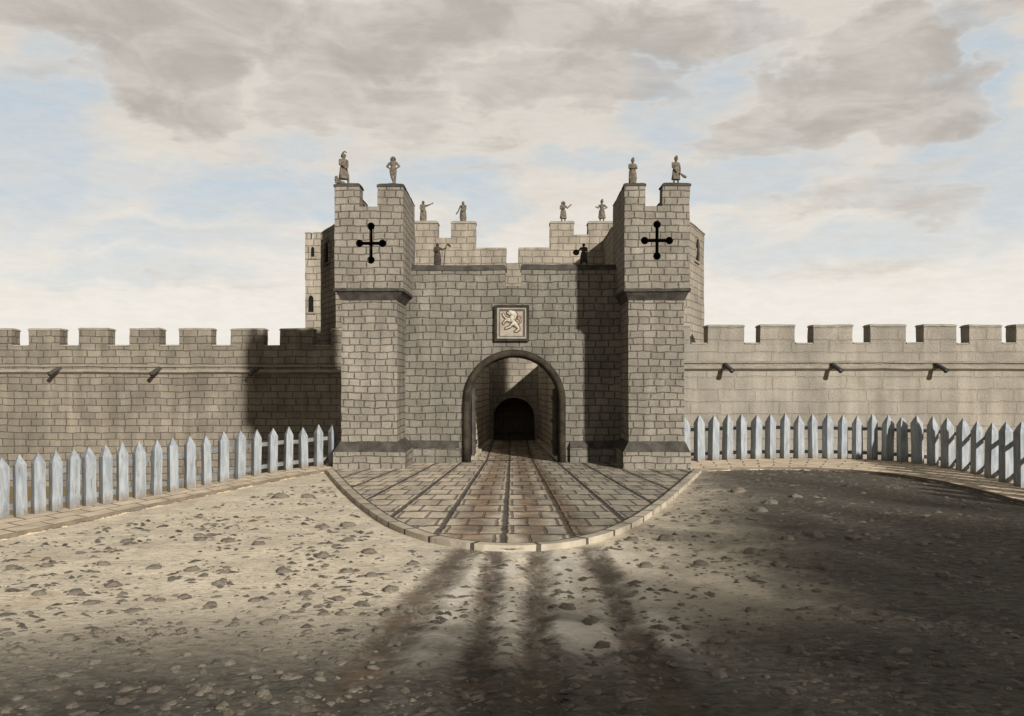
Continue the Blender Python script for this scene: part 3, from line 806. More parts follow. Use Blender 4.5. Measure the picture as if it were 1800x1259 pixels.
# carved panel
plq = MB(); px0, px1, pz0, pz1 = PX(876, YF), PX(924, YF), PZ(594, YF), PZ(543, YF)
plq.box(px0, px1, YF-.045, YF+.02, pz0, pz1, 0.5)
plq = plq.build('plaque', M['panel'], gate); keep(plq)
def frame(x0, x1, z0, z1, wd, y0, y1, mat, nm):
    mb = MB()
    mb.box(x0, x1, y0, y1, z1-wd, z1, 2); mb.box(x0, x1, y0, y1, z0, z0+wd, 2)
    mb.box(x0, x0+wd, y0, y1, z0+wd, z1-wd, 2); mb.box(x1-wd, x1, y0, y1, z0+wd, z1-wd, 2)
    o = mb.build(nm, mat, plq, 0.0, merge=False); keep(o)
    bv = o.modifiers.new('edge', 'BEVEL'); bv.width = .018; bv.segments = 2
frame(PX(869.5, YF), PX(930, YF), PZ(600, YF), PZ(537, YF), .085, YF-.15, YF+.02, M['mould'], 'outer_frame')
frame(PX(873.6, YF), PX(926, YF), PZ(596.2, YF), PZ(541, YF), .062, YF-.125, YF+.02, M['coping_pale'], 'frame_bead')
frame(PX(876.6, YF), PX(922.8, YF), PZ(593.4, YF), PZ(544, YF), .05, YF-.09, YF+.02, M['coping'], 'inner_frame')
LION = [[(560,330,62),(520,325,42)], [(590,300,75),(650,330,80),(690,400,72),(690,460,60)], [(640,430,70),(620,510,62),(690,580,52),(735,660,62)],
        [(735,660,60),(800,720,42),(815,770,32),(770,820,32),(715,832,26)], [(690,600,52),(600,665,40),(590,700,26),(500,735,30),(450,755,24)],
        [(610,490,44),(500,490,36),(420,430,28),(390,370,30),(375,350,20)], [(580,540,42),(470,520,32),(415,570,24),(385,620,26)],
        [(750,600,17),(830,600,16),(865,560,15),(850,500,17),(800,470,20),(830,430,18),(865,440,15)], [(610,240,22),(625,225,10)], [(700,300,40),(740,340,26),(760,400,20)]]
def lion(name, inflate, yc, ky, mat):
    mb = MB(); sc_ = 20.0/15.74/1000.0
    for ch in LION:
        for i in range(len(ch)-1):
            p = [((q[0]/15.74+860-900)*YF/F, 0, EYE-(530+q[1]/15.74-HZ)*YF/F) for q in ch[i:i+2]]
            mb.cone(p[0], (ch[i][2]+inflate)*sc_, p[1], (ch[i+1][2]+inflate)*sc_, 8)
    mb.v = [(v[0], yc+v[1]*ky, v[2]) for v in mb.v]
    o = mb.build(name, mat, plq, 0.0, True); keep(o); return o
lion('lion_outline', 20, YF-.05, 0.10, M['ochre'])
lion('lion', -8, YF-.055, 0.75, M['lion'])

# ------------------------------------------------------------------ inner gate tower behind
YI = 44.0
inn = empty('gate_tower', (0, YI, 0)); tag(inn, 'pale inner gate tower with stepped battlements and angular turrets rising behind the gatehouse', 'gate tower')
zb_ = PZ(462, YI)
mb = MB(); arched_wall(mb, -6, 6, YI, YI+1.2, 0.0, zb_, PX(867, YI), PX(940, YI), 1.1, 0.5)
iw = mb.build('inner_wall', M['inner'], inn, RO); keep(iw)
zl, zm, zcr2 = PZ(435, YI), PZ(388, YI), PZ(418, YI)
st = MB()
st.box(-6, PX(890, YI), YI, YI+.8, zb_, zl, .5); st.box(PX(911, YI), 6, YI, YI+.8, zb_, zl, .5)
st.box(-6, PX(836, YI), YI, YI+.8, zl, zcr2, .5); st.box(PX(967, YI), 6, YI, YI+.8, zl, PZ(413, YI), .5)
keep(st.build('stepped_parapet', M['inner'], iw, RO))
for a, b, zz in ((-6, PX(769, YI), zcr2), (PX(793, YI), PX(836, YI), zcr2), (PX(967, YI), PX(1009, YI), PZ(413, YI)), (PX(1034, YI), 6, PZ(413, YI))):
    keep(merlon(a, b, YI, YI+.8, zz, zm, [M['inner'], M['coping_pale']], iw, 0.12, 0.08))
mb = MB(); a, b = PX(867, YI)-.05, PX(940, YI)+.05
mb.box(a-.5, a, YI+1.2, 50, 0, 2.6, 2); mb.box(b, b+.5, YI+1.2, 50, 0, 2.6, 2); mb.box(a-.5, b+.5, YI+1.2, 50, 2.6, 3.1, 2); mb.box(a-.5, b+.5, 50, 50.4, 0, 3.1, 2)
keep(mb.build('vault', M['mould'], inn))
mb = MB()
for k in range(8):
    w_ = (b-a)/8; mb.box(a+k*w_+.006, a+(k+1)*w_-.006, 44.75, 44.84, 0.03, 2.4, 3)
for z in (.4, 1.2, 1.9): mb.box(a, b, 44.68, 44.75, z, z+.16, 3)
keep(mb.build('inner_door', M['oak'], inn))
def lancet(parent, c, tan, w_, h_, name='window', hood=True, fm=None):
    """arched window on a wall face: c is the foot of the window, tan the direction along the wall"""
    tan = Vector(tan).normalized(); nrm = Vector((tan.y, -tan.x, 0)); c = Vector(c)
    def outline(hw, h, zoff=0):
        pts = [(-hw, zoff), (hw, zoff), (hw, h-hw*1.5)]
        for k in range(1, 8): 
            a = k/8*PI/2; pts.append((hw*math.cos(a), h-hw*1.5+hw*1.5*math.sin(a)))
        pts.append((0, h))
        for k in range(7, 0, -1):
            a = k/8*PI/2; pts.append((-hw*math.cos(a), h-hw*1.5+hw*1.5*math.sin(a)))
        pts.append((-hw, h-hw*1.5)); return pts
    def put(p, dpt): return tuple(c+tan*p[0]+Vector((0, 0, p[1]))+nrm*dpt)
    I, O = outline(w_/2, h_), outline(w_/2+.09, h_+.1, -.09)
    n = len(I); fr = MB()
    fr.v += [put(p, .07) for p in O]+[put(p, .07) for p in I]+[put(p, -.03) for p in O]+[put(p, -.03) for p in I]
    for i in range(n):
        j = (i+1) % n
        fr.f += [(i, j, n+j, n+i), (2*n+i, 2*n+j, j, i), (n+i, n+j, 3*n+j, 3*n+i)]; fr.m += [0, 0, 0]
    f = fr.build(name, fm or M['inner'], parent); keep(f)
    return [put(p, .012) for p in I]
def window(parent, *a, fm=None):
    pts = lancet(parent, *a, fm=fm)
    pn = MB(); pn.poly(pts); keep(pn.build('black_window_sheet', M['void'], parent, merge=False))  # black sheet for the unlit inside, wall left uncut
def turret(poly, zt, mat, winspec, cap=M['coping_pale'], nm='turret'):
    mb = MB(); n = len(poly)
    for i in range(n):
        a, b = poly[i], poly[(i+1) % n]
        mb.patch((*a, -2.5), (*b, -2.5), (*b, zt-.12), (*a, zt-.12), .5, 0)
    cx = sum(p[0] for p in poly)/n; cy = sum(p[1] for p in poly)/n
    o1 = [((p[0]-cx)*1.015+cx, (p[1]-cy)*1.015+cy) for p in poly]; o2 = [((p[0]-cx)*.94+cx, (p[1]-cy)*.94+cy) for p in poly]
    for i in range(n):
        j = (i+1) % n
        mb.patch((*o1[i], zt-.12), (*o1[j], zt-.12), (*o1[j], zt-.07), (*o1[i], zt-.07), .5, 1)
        mb.patch((*o1[i], zt-.07), (*o1[j], zt-.07), (*o2[j], zt), (*o2[i], zt), .5, 1)
        mb.patch((*poly[i], zt-.12), (*poly[j], zt-.12), (*o1[j], zt-.12), (*o1[i], zt-.12), .5, 1)
    mb.poly([(*p, zt) for p in o2], 1)
    tr = mb.build(nm, [mat, cap], inn, RO); keep(tr)
    for w_ in winspec: window(tr, *w_, fm=mat)
    return tr
YL1, YL0 = 45.0, 42.2
XL, XN = PX(563, YL1), PX(590, YL0)
pL = [(XN, YL0), (-5.3, YL0), (-4.9, 43), (-4.9, 47), (-6, 48.5), (XL, 48), (XL, YL1)]
f_ = 0.50; tanL = Vector((XN-XL, YL0-YL1, 0))
M['turret_l'] = masonry('turret_stone', (0.23, 0.205, 0.165), (0.29, 0.255, 0.205), (0.09, 0.08, 0.066), 0.5, 0.25, 0.02)
turret(pL, PZ(408, YL1), M['turret_l'], [((XL+tanL.x*f_, YL1+tanL.y*f_, PZ(462, 43.6)), tanL, 0.85, 1.0)])
XRf, XRn = PX(1238, 42), PX(1213, 38.9)
pR = [(4.9, 38.9), (XRn, 38.9), (XRf, 42), (XRf, 45), (6, 46.5), (4.3, 45), (4.3, 40.2)]
tanR = Vector((XRf-XRn, 42-38.9, 0))
turret(pR, 9.52, M['inner'], [((XRn+tanR.x*.42, 38.9+tanR.y*.42, PZ(459, 40.2)), tanR, 1.05, 0.95)])
YN = 42.6; nx0 = PX(536.5, YN); nx1 = PX(563.5, YN)
nt = MB(); znt = PZ(408, YN)
def npoly(ya, yb, z): return [(nx0, ya, z), (nx1*ya/YN, ya, z), (nx1*yb/YN, yb, z), (nx0, yb, z)]
nt.hexa(npoly(YN, 44.2, -2.5)+npoly(YN, 44.2, znt-.32), .4)
nt = nt.build('stair_turret', M['inner'], inn, RO); keep(nt)
for a, b in ((nx0, PX(545.5, YN)), (PX(550.5, YN), nx1)):
    keep(merlon(a, b-.0, YN, YN+.4, znt-.32, znt, [M['inner'], M['coping_pale']], nt, .06, .03))
window(nt, (PX(550, YN), YN, PZ(452, YN)), (1, 0, 0), .16, .45, fm=M['inner'])
window(nt, (PX(547, YN), YN, PZ(549, YN)), (1, 0, 0), .24, .75, fm=M['inner'])

# ------------------------------------------------------------------ curtain walls
TH = 0.75
def curtain(YC, xa, xb, mer, spouts, mat, capmat, ztop, zcr, zs, label, sgn):
    mb = MB(); mb.box(xa, xb, YC, YC+1.3, -3.0, zcr, 0.45)
    w_ = mb.build('curtain_wall', mat, None, RO); tag(w_, label, 'castle wall')
    for a, b in mer: merlon(a, b, YC, YC+TH, zcr, ztop, [mat, capmat], w_, .09, .05)
    # sills of the crenels
    mer = sorted(mer)
    for (a0, b0), (a1, b1) in zip(mer[:-1], mer[1:]):
        s_ = MB(); s_.box(b0+.035, a1-.035, YC-.03, YC+TH, zcr, zcr+.055, .4); s_.build('crenel_sill', capmat, w_, RO)
    sm = MB()
    sm.box(xa, xb, YC-.07, YC+.02, zs+.27, zs+.36, .5)
    sm.frust((xa, xb, YC-.16, YC+.02), zs+.04, (xa, xb, YC-.11, YC+.02), zs+.15, .5)
    sm.frust((xa, xb, YC-.02, YC+.02), zs-.05, (xa, xb, YC-.16, YC+.02), zs+.04, .5)
    sm.build('string_course', M['string'], w_, RO)
    for u in spouts:
        x0 = PX(u, YC)
        sp = MB()
        n = 12
        pts = [Vector((x0, YC+.05, zs+.22)), Vector((x0, YC-.35, zs+.12)), Vector((x0+sgn*.07, YC-.56, zs+.02)), Vector((x0+sgn*.11, YC-.70, zs-.06))]
        sp.tube(pts, [.10, .095, .09, .105], n, 0, cap=False)
        sp.tube(pts[1:][::-1], [.075, .065, .065], n, 0, cap=True)
        sp.build('waterspout', M['lead'], w_, 0, True, merge=False)
    return w_
def merl(YC, lst): return [(PX(a, YC), PX(b, YC)) for a, b in lst]
YC = 41.0
mL = merl(YC, [(-35, 20), (50, 105), (138, 190), (228, 280), (315, 371), (405, 463), (492, 550), (583, 612)])
mL += [(PX(-35, YC)-2.0*k-.1-1.25, PX(-35, YC)-2.0*k-.75) for k in range(8)]
curtain(YC, -40, -3.47, mL, (105, 281, 452), M['curtain'], M['coping_pale'], PZ(577, YC), PZ(609, YC), PZ(656, YC),
        'brown rubble-coursed battlemented wall behind the straight fence', -1)
YC = 38.0
mR = merl(YC, [(1190, 1213), (1244, 1308), (1337, 1398), (1430, 1498), (1530, 1592), (1624, 1681), (1704, 1761), (1786, 1845)])
mR += [(PX(1845, YC)+.75+2.05*k, PX(1845, YC)+.75+2.05*k+1.3) for k in range(8)]
curtain(YC, 3.47, 42, mR, (1275, 1463, 1645), M['render'], M['coping_pale'], PZ(570.5, YC), PZ(605, YC), PZ(650, YC),
        'smooth plastered battlemented wall behind the curving fence', 1)

# ------------------------------------------------------------------ statues
def statue(label, x, y, z, H, turn, arms, extra=None, legs='stand', head='bare', skirt=False, mat=None, look=0, lean=0.0):
    """arms: [(elbow),(hand)] for the figure's right (-x) and left (+x) arm in body units; the figure faces -y"""
    mat = mat or M['statue']
    root = empty('statue', (x, y, z)); root.rotation_euler = (0, 0, turn)
    tag(root, label, 'statue', 'statues on the battlements')
    mb = MB(); B = lambda *a: mb.cone(*a)
    s = H
    L = lambda p: Vector((p[0]+lean*p[2], p[1], p[2]))*s
    def C(p0, r0, p1, r1): mb.cone(L(p0), r0*s, L(p1), r1*s, 10)
    # legs
    if legs == 'stand': K = [(-.075, -.02, .28), (.075, -.03, .28)]; A = [(-.08, .0, .05), (.085, -.02, .05)]
    elif legs == 'stride': K = [(-.10, .01, .27), (.11, -.07, .29)]; A = [(-.13, .05, .05), (.15, -.05, .05)]
    else: K = [(-.04, -.06, .28), (.07, .0, .27)]; A = [(.03, -.06, .05), (.06, .02, .05)]
    for sd in (0, 1):
        hx = (-.062, .062)[sd]
        C((hx, 0, .50), .075, K[sd], .05); C(K[sd], .05, A[sd], .034)
        C((A[sd][0], A[sd][1]+.015, .028), .03, (A[sd][0]*1.1, A[sd][1]-.085, .02), .024)
    # trunk
    C((0, 0, .51), .10, (0, .0, .60), .085); C((0, 0, .60), .088, (0, -.005, .73), .108); C((-.075, 0, .775), .06, (.075, 0, .775), .06)
    C((0, 0, .79), .055, (0, -.005, .85), .04)
    # head
    hd = L((0, -.012, .915)); rot = Matrix.Rotation(look, 3, 'Z')
    mb.ball(hd, (.056*s, .066*s, .076*s), 14, 10, 0, rot)
    def HC(p0, r0, p1, r1): mb.cone(hd+rot @ (Vector(p0)*s), r0*s, hd+rot @ (Vector(p1)*s), r1*s, 8)
    HC((0, -.060, .012), .012, (0, -.074, -.012), .015)           # nose
    HC((-.02, -.055, .022), .013, (.02, -.055, .022), .013)        # brow
    HC((-.016, -.058, -.035), .009, (.016, -.058, -.035), .009)    # lips
    HC((0, -.045, -.055), .02, (0, -.035, -.06), .025)             # chin
    for e in (-1, 1): HC((.055*e, 0, .012), .012, (.056*e, .004, -.014), .009)
    # arms with hands of four fingers and a thumb
    for sd, (E, Hn) in enumerate(arms):
        sx = (-.125, .125)[sd]
        C((sx*.85, 0, .775), .052, (sx, 0, .77), .05)
        C((sx, 0, .77), .048, E, .036); C(E, .036, Hn, .026)
        dv = (Vector(Hn)-Vector(E)).normalized(); sdv = dv.cross(Vector((0, -1, 0.2))).normalized()
        palm = Vector(Hn)+dv*.03; C(Hn, .026, palm, .027)
        for q, ln in zip((-1.5, -.5, .5, 1.5), (.04, .05, .046, .034)):
            p0 = palm+sdv*q*.013+dv*.015; p1 = p0+dv*ln*.6; p2 = p1+dv*ln*.3+Vector((0, -.02, -.006))
            C(p0, .0095, p1, .009); C(p1, .009, p2, .008)
        p0 = Vector(Hn)+sdv*.022+dv*.008; C(p0, .010, p0+sdv*.022+dv*.022, .0085)
    if skirt:
        n = 16; prof = [(.105, .60), (.13, .50), (.15, .38), (.165, .24), (.17, .17)] if skirt == 1 else [(.12, .62), (.15, .45), (.165, .25), (.15, .04)]
        base = len(mb.v)
        for (r, zz) in prof:
            for k in range(n):
                a = 2*PI*k/n; rr = r*(1+.07*math.sin(a*5+zz*9)); mb.v.append(tuple(L((rr*math.cos(a), rr*.8*math.sin(a), zz))))
        for j in range(len(prof)-1):
            for k in range(n): mb.f.append((base+j*n+k, base+j*n+(k+1) % n, base+(j+1)*n+(k+1) % n, base+(j+1)*n+k)); mb.m.append(0)
        mb.f.append(tuple(base+k for k in range(n))); mb.m.append(0)
        q = base+(len(prof)-1)*n; mb.f.append(tuple(q+k for k in range(n))[::-1]); mb.m.append(0)
    o = mb.build('body', mat, root, 0, True, merge=False)
    rm = o.modifiers.new('one_surface', 'REMESH'); rm.mode = 'VOXEL'; rm.voxel_size = .0095*s; rm.use_smooth_shade = True
    # separate dress of head
    hb = MB()
    if head == 'plume':
        hb.ball(hd+Vector((0, .006, .028))*s, (.066*s, .076*s, .062*s), 14, 8); hb.tube([hd+rot @ (Vector((0, -.085, .02))*s), hd+rot @ (Vector((0, .09, .015))*s)], [.03*s, .05*s], 10)
        for k in range(7):
            a = k/6; p = hd+rot @ (Vector((0, .07-.19*a, .085+.055*math.sin(a*PI)+.02*a))*s); hb.ball(p, .026*s*(1.1-.4*a), 8, 6)
        nm = 'helmet'
    elif head == 'curls':
        for k in range(18):
            a = PI*k/17; 
            for yy in (-.02, .035): hb.ball(hd+Vector((.074*math.cos(a)*1.05, yy, .082*math.sin(a)-.012))*s, .028*s, 8, 6)
        for e in (-1, 1): hb.ball(hd+Vector((.075*e, .015, -.05))*s, .03*s, 8, 6)
        nm = 'hair'
    elif head == 'tall':
        hb.tube([hd+Vector((0, 0, .02))*s, hd+Vector((.01, 0, .09))*s, hd+Vector((.03, 0, .15))*s, hd+Vector((.035, 0, .175))*s], [.074*s, .066*s, .036*s, .008*s], 12); nm = 'hat'
    elif head == 'hood':
        hb.ball(hd+Vector((0, .022, .014))*s, (.070*s, .066*s, .084*s), 14, 9); hb.cone(hd+Vector((0, .035, -.03))*s, .058*s, hd+Vector((0, .04, -.11))*s, .075*s); nm = 'hood'
    else:
        hb.ball(hd+Vector((0, .016, .022))*s, (.063*s, .064*s, .066*s), 14, 9)
        for k in range(9):
            a = PI*k/8; hb.ball(hd+Vector((.05*math.cos(a), .035, .055*math.sin(a)-.01))*s, .024*s, 8, 6)
        nm = 'hair'
    hb.build(nm, mat, root, 0, True, merge=False)
    if extra:
        for (nm, kind, args) in extra:
            eb = MB()
            if kind == 'chain':
                pts = [L(p) for p in args[0]]; eb.tube(pts, [r*s for r in args[1]], 10)
                for p, r in zip(pts, args[1]): eb.ball(p, r*s, 10, 6)
            elif kind == 'balls':
                for p, r in args:
                    eb.ball(L(p), tuple(q*s for q in r) if hasattr(r, '__len__') else r*s, 12, 8)
            elif kind == 'shield':
                p, rx, rz, ang = args; n = 20; rr = Matrix.Rotation(ang, 3, 'Z')
                for dpt in (-.014, .014):
                    eb.v += [tuple(L(p)+rr @ (Vector((math.cos(2*PI*k/n)*rx, dpt, math.sin(2*PI*k/n)*rz))*s)) for k in range(n)]
                eb.f.append(tuple(range(n))); eb.m.append(0); eb.f.append(tuple(range(n, 2*n))[::-1]); eb.m.append(0)
                for k in range(n): eb.f.append((k, (k+1) % n, n+(k+1) % n, n+k)); eb.m.append(0)
                eb.ball(L(p)+rr @ Vector((0, -.014*s, 0)), (rx*.4*s, .03*s, rz*.4*s), 12, 8)
            eb.build(nm, mat, root, 0, True, merge=False)
    # worn socle under the feet
    pb = MB(); pb.frust((-.17*s, .17*s, -.14*s, .13*s), -.02, (-.14*s, .14*s, -.12*s, .11*s), .022, .2)
    pb.build('socle', mat, root, 0)
    return root
ZT = 9.15; YT = YU+.33
def hgt(v0, v1, Y): return (v1-v0)*Y/F
AK = [((-.23, .02, .66), (-.10, -.03, .56)), ((.23, .02, .66), (.10, -.03, .56))]
statue('small brown stone statue in plumed helmet, one foot forward over a crouching heap', PX(604, YT), YT, ZT+.0, .98, R(40),
       [((-.16, -.03, .63), (-.09, -.15, .58)), ((.15, .0, .62), (.05, -.14, .52))],
       [('crouching_beast', 'balls', [((-.12, .10, .09), (.10, .08, .08)), ((-.20, .11, .15), (.07, .06, .08)), ((-.22, .09, .22), .05), ((-.02, .05, .06), (.10, .06, .05)), ((-.24, .05, .05), .045), ((-.10, .02, .04), .05)])],
       'stride', 'plume', 1, look=R(15), lean=.0)
statue('small brown stone statue with curly hair and both hands set on its hips', PX(691, YT), YT, ZT+.0, .88, R(-4), AK, None, 'cross', 'curls')
statue('brown robed stone statue in a tall pointed hat with folded arms', PX(1112, YT), YT, ZT, .80, R(6),
       [((-.155, -.06, .63), (.05, -.13, .66)), ((.155, -.06, .63), (-.04, -.14, .63))], None, 'stand', 'tall', 2)
statue('brown stone statue with bowed figure and a club jutting out low beside its knees', PX(1188, YT), YT, ZT, .86, R(18),
       [((-.15, -.04, .62), (-.07, -.13, .50)), ((.16, -.02, .61), (.12, -.11, .44))],
       [('club', 'chain', ([(.08, -.12, .42), (.17, -.13, .35), (.27, -.13, .29), (.33, -.13, .27)], [.02, .035, .055, .05]))], 'stand', 'tall', 1)
YSI = YI+.4
statue('distant stone statue pointing one straight arm outwards above the stepped rear battlement', PX(744, YSI), YSI, zm, hgt(350, 388, YSI)*.98, R(25),
       [((-.15, -.02, .62), (-.09, -.10, .54)), ((.23, -.10, .80), (.36, -.16, .87))], None, 'stand', 'hood', 2)
statue('distant stone statue trailing a blade down behind it, on the stepped rear battlement', PX(814, YSI), YSI, zm, hgt(351, 388, YSI)*.98, R(-12),
       [((-.20, .0, .62), (-.24, -.05, .50)), ((.14, -.02, .61), (.08, -.12, .55))],
       [('blade', 'chain', ([(-.23, -.06, .52), (-.29, -.07, .43), (-.34, -.07, .36)], [.03, .03, .01]))], 'cross', 'hood', 2)
statue('distant curly-headed stone statue raising a bent arm, on the stepped rear battlement', PX(990, YSI), YSI, zm, hgt(350, 387, YSI)*.98, R(20),
       [((-.16, -.02, .63), (-.05, -.14, .64)), ((.19, -.07, .68), (.31, -.12, .80))], None, 'stand', 'curls', 1)
statue('distant stone statue in pointed hat with its elbow bent back, on the rear battlement', PX(1058, YSI), YSI, zm, hgt(348, 387, YSI)*.96, R(-10),
       [((-.17, -.06, .66), (-.24, -.14, .68)), ((.24, .02, .68), (.10, -.06, .60))], None, 'stand', 'tall', 1)
YW = YF+.38
statue('dark stone statue holding a hooked staff, on the wall over the arch', PX(769, YW), YW, ZTOP, hgt(424, 465, YW)*.97, R(14),
       [((-.15, -.02, .62), (-.04, -.15, .63)), ((.20, -.08, .72), (.31, -.12, .76))],
       [('staff', 'chain', ([(.26, -.12, .0), (.29, -.13, .35), (.33, -.13, .76), (.37, -.13, .90), (.44, -.13, .95), (.52, -.13, .90), (.55, -.13, .82)], [.02, .02, .02, .022, .045, .05, .02]))],
       'stand', 'hood', 2, M['statue_dark'])
statue('dark stone statue holding out a round shield, on the wall over the arch', PX(1026, YW), YW, ZTOP, hgt(424, 465, YW)*.97, R(-10),
       [((-.20, -.04, .68), (-.28, -.10, .62)), ((.15, -.02, .62), (.13, -.05, .48))],
       [('shield', 'shield', ((-.32, -.13, .58), .15, .13, R(25)))], 'stride', 'bare', 1, M['statue_dark'])

# ------------------------------------------------------------------ stones and gravel on the forecourt
ST_L = [(45,310),(165,305),(365,295),(445,210),(540,305),(675,310),(700,207),(805,210),(910,222),(995,310),(1130,262),(1220,310),(1300,245),(1305,325),(1455,280),(1225,205),(1135,155),(1225,150),(400,360),
 (140,395),(265,390),(320,420),(565,408),(650,397),(460,445),(770,350),(740,430),(895,410),(1075,385),(1190,405),(1275,425),(1375,378),(1425,435),(1140,460),(1200,460),(1355,460),(30,535),(345,525),(235,545),
 (530,520),(640,525),(820,505),(950,500),(1000,480),(1080,530),(1330,515),(1265,550),(60,590),(480,600),(330,630),(660,605),(615,655),(940,590),(1060,610),(1195,635),(800,640),(220,675),(350,710),(900,690),
 (1005,690),(1125,700),(60,750),(250,775),(540,730),(720,735),(805,745),(920,755),(870,790),(430,770),(600,780),(1240,735),(990,50),(1085,50),(20,790),(1310,640),(1490,640),(1740,555),(1745,380)]
ST_R = [(790,30),(1000,45),(910,70),(870,95),(730,145),(420,200),(535,205),(470,295),(665,290),(845,250),(970,200),(1065,180),(1200,185),(1105,300),(1440,205),(1550,185),(940,295),(1520,320),(1060,445),(1170,450),
 (840,455),(620,515),(780,530),(525,515),(315,575),(275,490),(650,585),(730,670),(1005,590),(1110,635),(720,555),(1440,390),(1330,640),(1500,640),(410,610),(195,440),(85,560),(370,390),(1300,470),(1640,270),(980,740)]
def stone_mesh(i):
    bm = bmesh.new(); bmesh.ops.create_icosphere(bm, subdivisions=3, radius=1)
    for v in bm.verts:
        n = mnoise.noise(v.co*1.3+Vector((i*9, 0, 0)))*.38 + mnoise.noise(v.co*3+Vector((i*9, 4, 0)))*.13
        v.co *= 1+n; v.co.z *= .62; v.co.x *= 1.15
        if v.co.z < -.2: v.co.z = -.2+(v.co.z+.2)*.2
    me = bpy.data.meshes.new('stone'); bm.to_mesh(me); bm.free(); me.materials.append(M['stone'])
    me.polygons.foreach_set('use_smooth', [True]*len(me.polygons)); return me
SM = [stone_mesh(i) for i in range(6)]
px_st = [(x/2, 850+y/2, 20) for x, y in ST_L]+[(900+x/2, 850+y/2, 22) for x, y in ST_R]
rnd = random.Random(5)
while len(px_st) < 200:
    u, v = rnd.uniform(0, 1800), rnd.uniform(930, 1255)
    if 560 < u < 1250 and v < 990: continue
    px_st.append((u, v, rnd.uniform(7, 14)))
for i, (u, v, sz) in enumerate(px_st):
    X, Y = GP(u, v); r = sz*rnd.uniform(.85, 1.3)/2*Y/F
    o = bpy.data.objects.new('stone', SM[i % 6])
    o.location = (X, Y, ground_z(X, Y)+r*.03); o.scale = (r, r, r*rnd.uniform(.8, 1.15)); o.rotation_euler = (rnd.uniform(-.2, .2), rnd.uniform(-.2, .2), rnd.uniform(0, 6.28))
    COL.objects.link(o)
    tag(o, 'small rounded grey-brown stone lying loose on the bare earth forecourt', 'stone', 'loose stones on the forecourt')
# gravel
g = np.random.default_rng(3)
N = 12500
gv = np.sqrt(g.uniform(0, 1, N)); Yv = 7.2+(31-7.2)*g.uniform(0, 1, N)**1.5; Xv = g.uniform(-1, 1, N)*(Yv*.56+.5)
sdv = poly_sd(Xv, Yv, court_poly); l, r = ap_edge(Yv)
ok = (sdv > 2.1) & ~((Yv > apl[0][1]-.4) & (Xv > l-.4) & (Xv < r+.4))
cl = np.array([mnoise.noise((a*.8, b*.8, 2)) for a, b in zip(Xv, Yv)])
ok &= cl+g.uniform(-.4, .4, N) > -.15
Xv, Yv = Xv[ok], Yv[ok]; Zv = height(Xv[None, :], Yv[None, :])[0]
oc = np.array([(1, 0, 0), (.3, .95, 0), (-.8, .55, 0), (-.8, -.55, 0), (.3, -.95, 0), (.1, .05, 1), (0, 0, -.6)])
of = [(0, 1, 5), (1, 2, 5), (2, 3, 5), (3, 4, 5), (4, 0, 5)]
V, Fc = [], []
for X, Y, Z in zip(Xv, Yv, Zv):
    s_ = (.012+.034*g.uniform(0, 1)**2)*(1+Y*.03); a = g.uniform(0, 6.28); ca, sa = math.cos(a), math.sin(a); b0 = len(V); e_ = g.uniform(1.0, 2.6)
    q = oc*np.array([s_*e_, s_, s_*g.uniform(.4, .75)])+g.normal(0, s_*.12, oc.shape)
    for p in q: V.append((X+p[0]*ca-p[1]*sa, Y+p[0]*sa+p[1]*ca, Z-.004+p[2]))
    Fc += [tuple(b0+k for k in f) for f in of]
me = bpy.data.meshes.new('gravel'); me.from_pydata(V, [], Fc); me.materials.append(M['pebble'])
me.polygons.foreach_set('use_smooth', [True]*len(me.polygons))
o = bpy.data.objects.new('gravel', me); COL.objects.link(o); tag(o, 'loose gravel and grit strewn over the bare earth forecourt', 'gravel', kind='stuff')

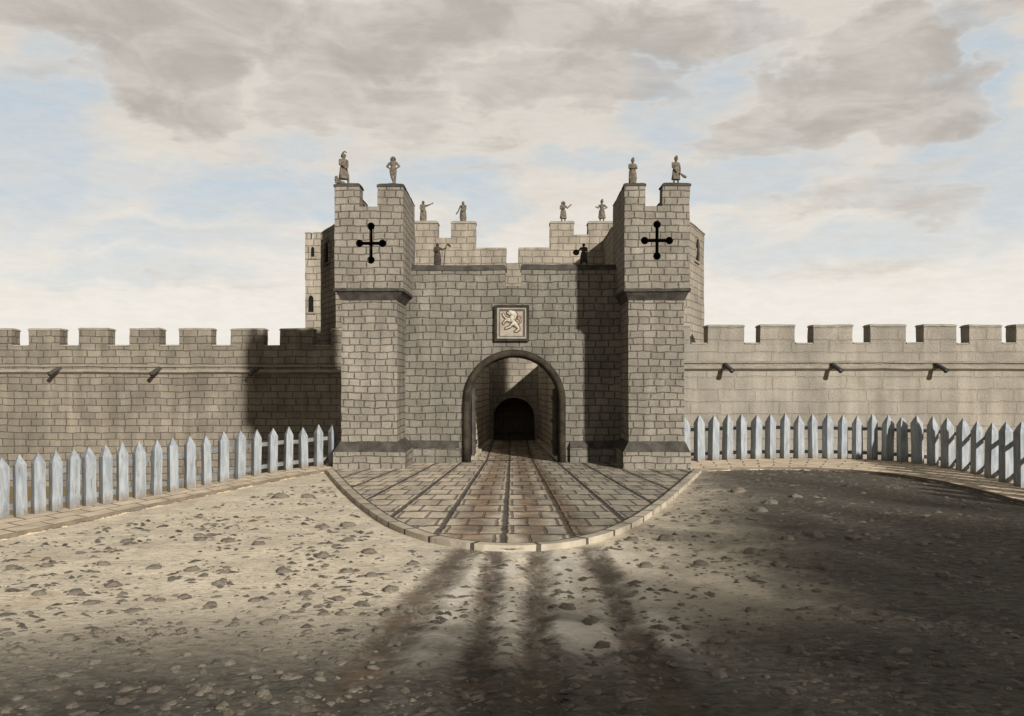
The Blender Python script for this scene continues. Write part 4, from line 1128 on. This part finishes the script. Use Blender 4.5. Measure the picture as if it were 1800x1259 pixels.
# ------------------------------------------------------------------ unseen trees added behind the viewer to shade the near and right-hand ground
def shade_trees():
    rg = np.random.default_rng(8)
    V, Fc, Mi = [], [], []
    tops = [(2, 6.7), (4.5, 7.4), (7, 8.1), (9.5, 8.9), (12, 9.8), (14, 10.7), (16, 11.7), (18, 12.7), (20, 13.6), (22, 14.4), (24, 15.1), (26.5, 15.7), (29, 16.1), (31.5, 15.8), (34, 15.6), (37, 15.6), (40, 15.6)]
    tb = MB()
    for (xc, top) in tops:
        yc = -10-rg.uniform(0, 2.0); rx, rz = 2.9+top*.05, top*.42
        zc = top-rz
        tb.tube([(xc, yc, 2.0), (xc+.2, yc, zc), (xc, yc, top-1)], [.32, .2, .04], 8, 0)
        for k in range(6):
            a = rg.uniform(0, 6.28); h = zc+rg.uniform(-.5, .4)*rz
            tb.tube([(xc, yc, h-.8), (xc+math.cos(a)*rx*.4, yc+math.sin(a)*rx*.4, h), (xc+math.cos(a)*rx*.8, yc+math.sin(a)*rx*.8, h+.5)], [.11, .07, .02], 6, 0)
        for _ in range(40):
            q = rg.normal(0, 1, 3); q /= np.linalg.norm(q); q *= rg.uniform(.25, .93)
            cc = np.array([xc, yc, zc])+q*np.array([rx, rx, rz]); cr = rg.uniform(.6, 1.15)
            for _ in range(58):
                p = cc+rg.normal(0, .45, 3)*cr
                s_ = rg.uniform(.12, .24); d1 = rg.normal(0, 1, 3); d1 /= np.linalg.norm(d1); d2 = np.cross(d1, rg.normal(0, 1, 3)); d2 /= np.linalg.norm(d2)
                b0 = len(V); V += [tuple(p-d1*s_), tuple(p+d2*s_*.6), tuple(p+d1*s_), tuple(p-d2*s_*.6)]; Fc.append((b0, b0+1, b0+2, b0+3)); Mi.append(1)
    b0 = len(tb.v); V = tb.v+V; Fc = tb.f+[tuple(i+b0 for i in f) for f in Fc]; Mi = tb.m+Mi
    me = bpy.data.meshes.new('shade_trees'); me.from_pydata(V, [], Fc); me.materials.append(M['shade_tree_bark']); me.materials.append(M['leaf'])
    me.polygons.foreach_set('material_index', Mi)
    o = bpy.data.objects.new('unseen_shade_trees', me); COL.objects.link(o)
    tag(o, 'unseen leafy trees added behind the viewer to shade the near ground', 'shade_trees', kind='stuff')
shade_trees()
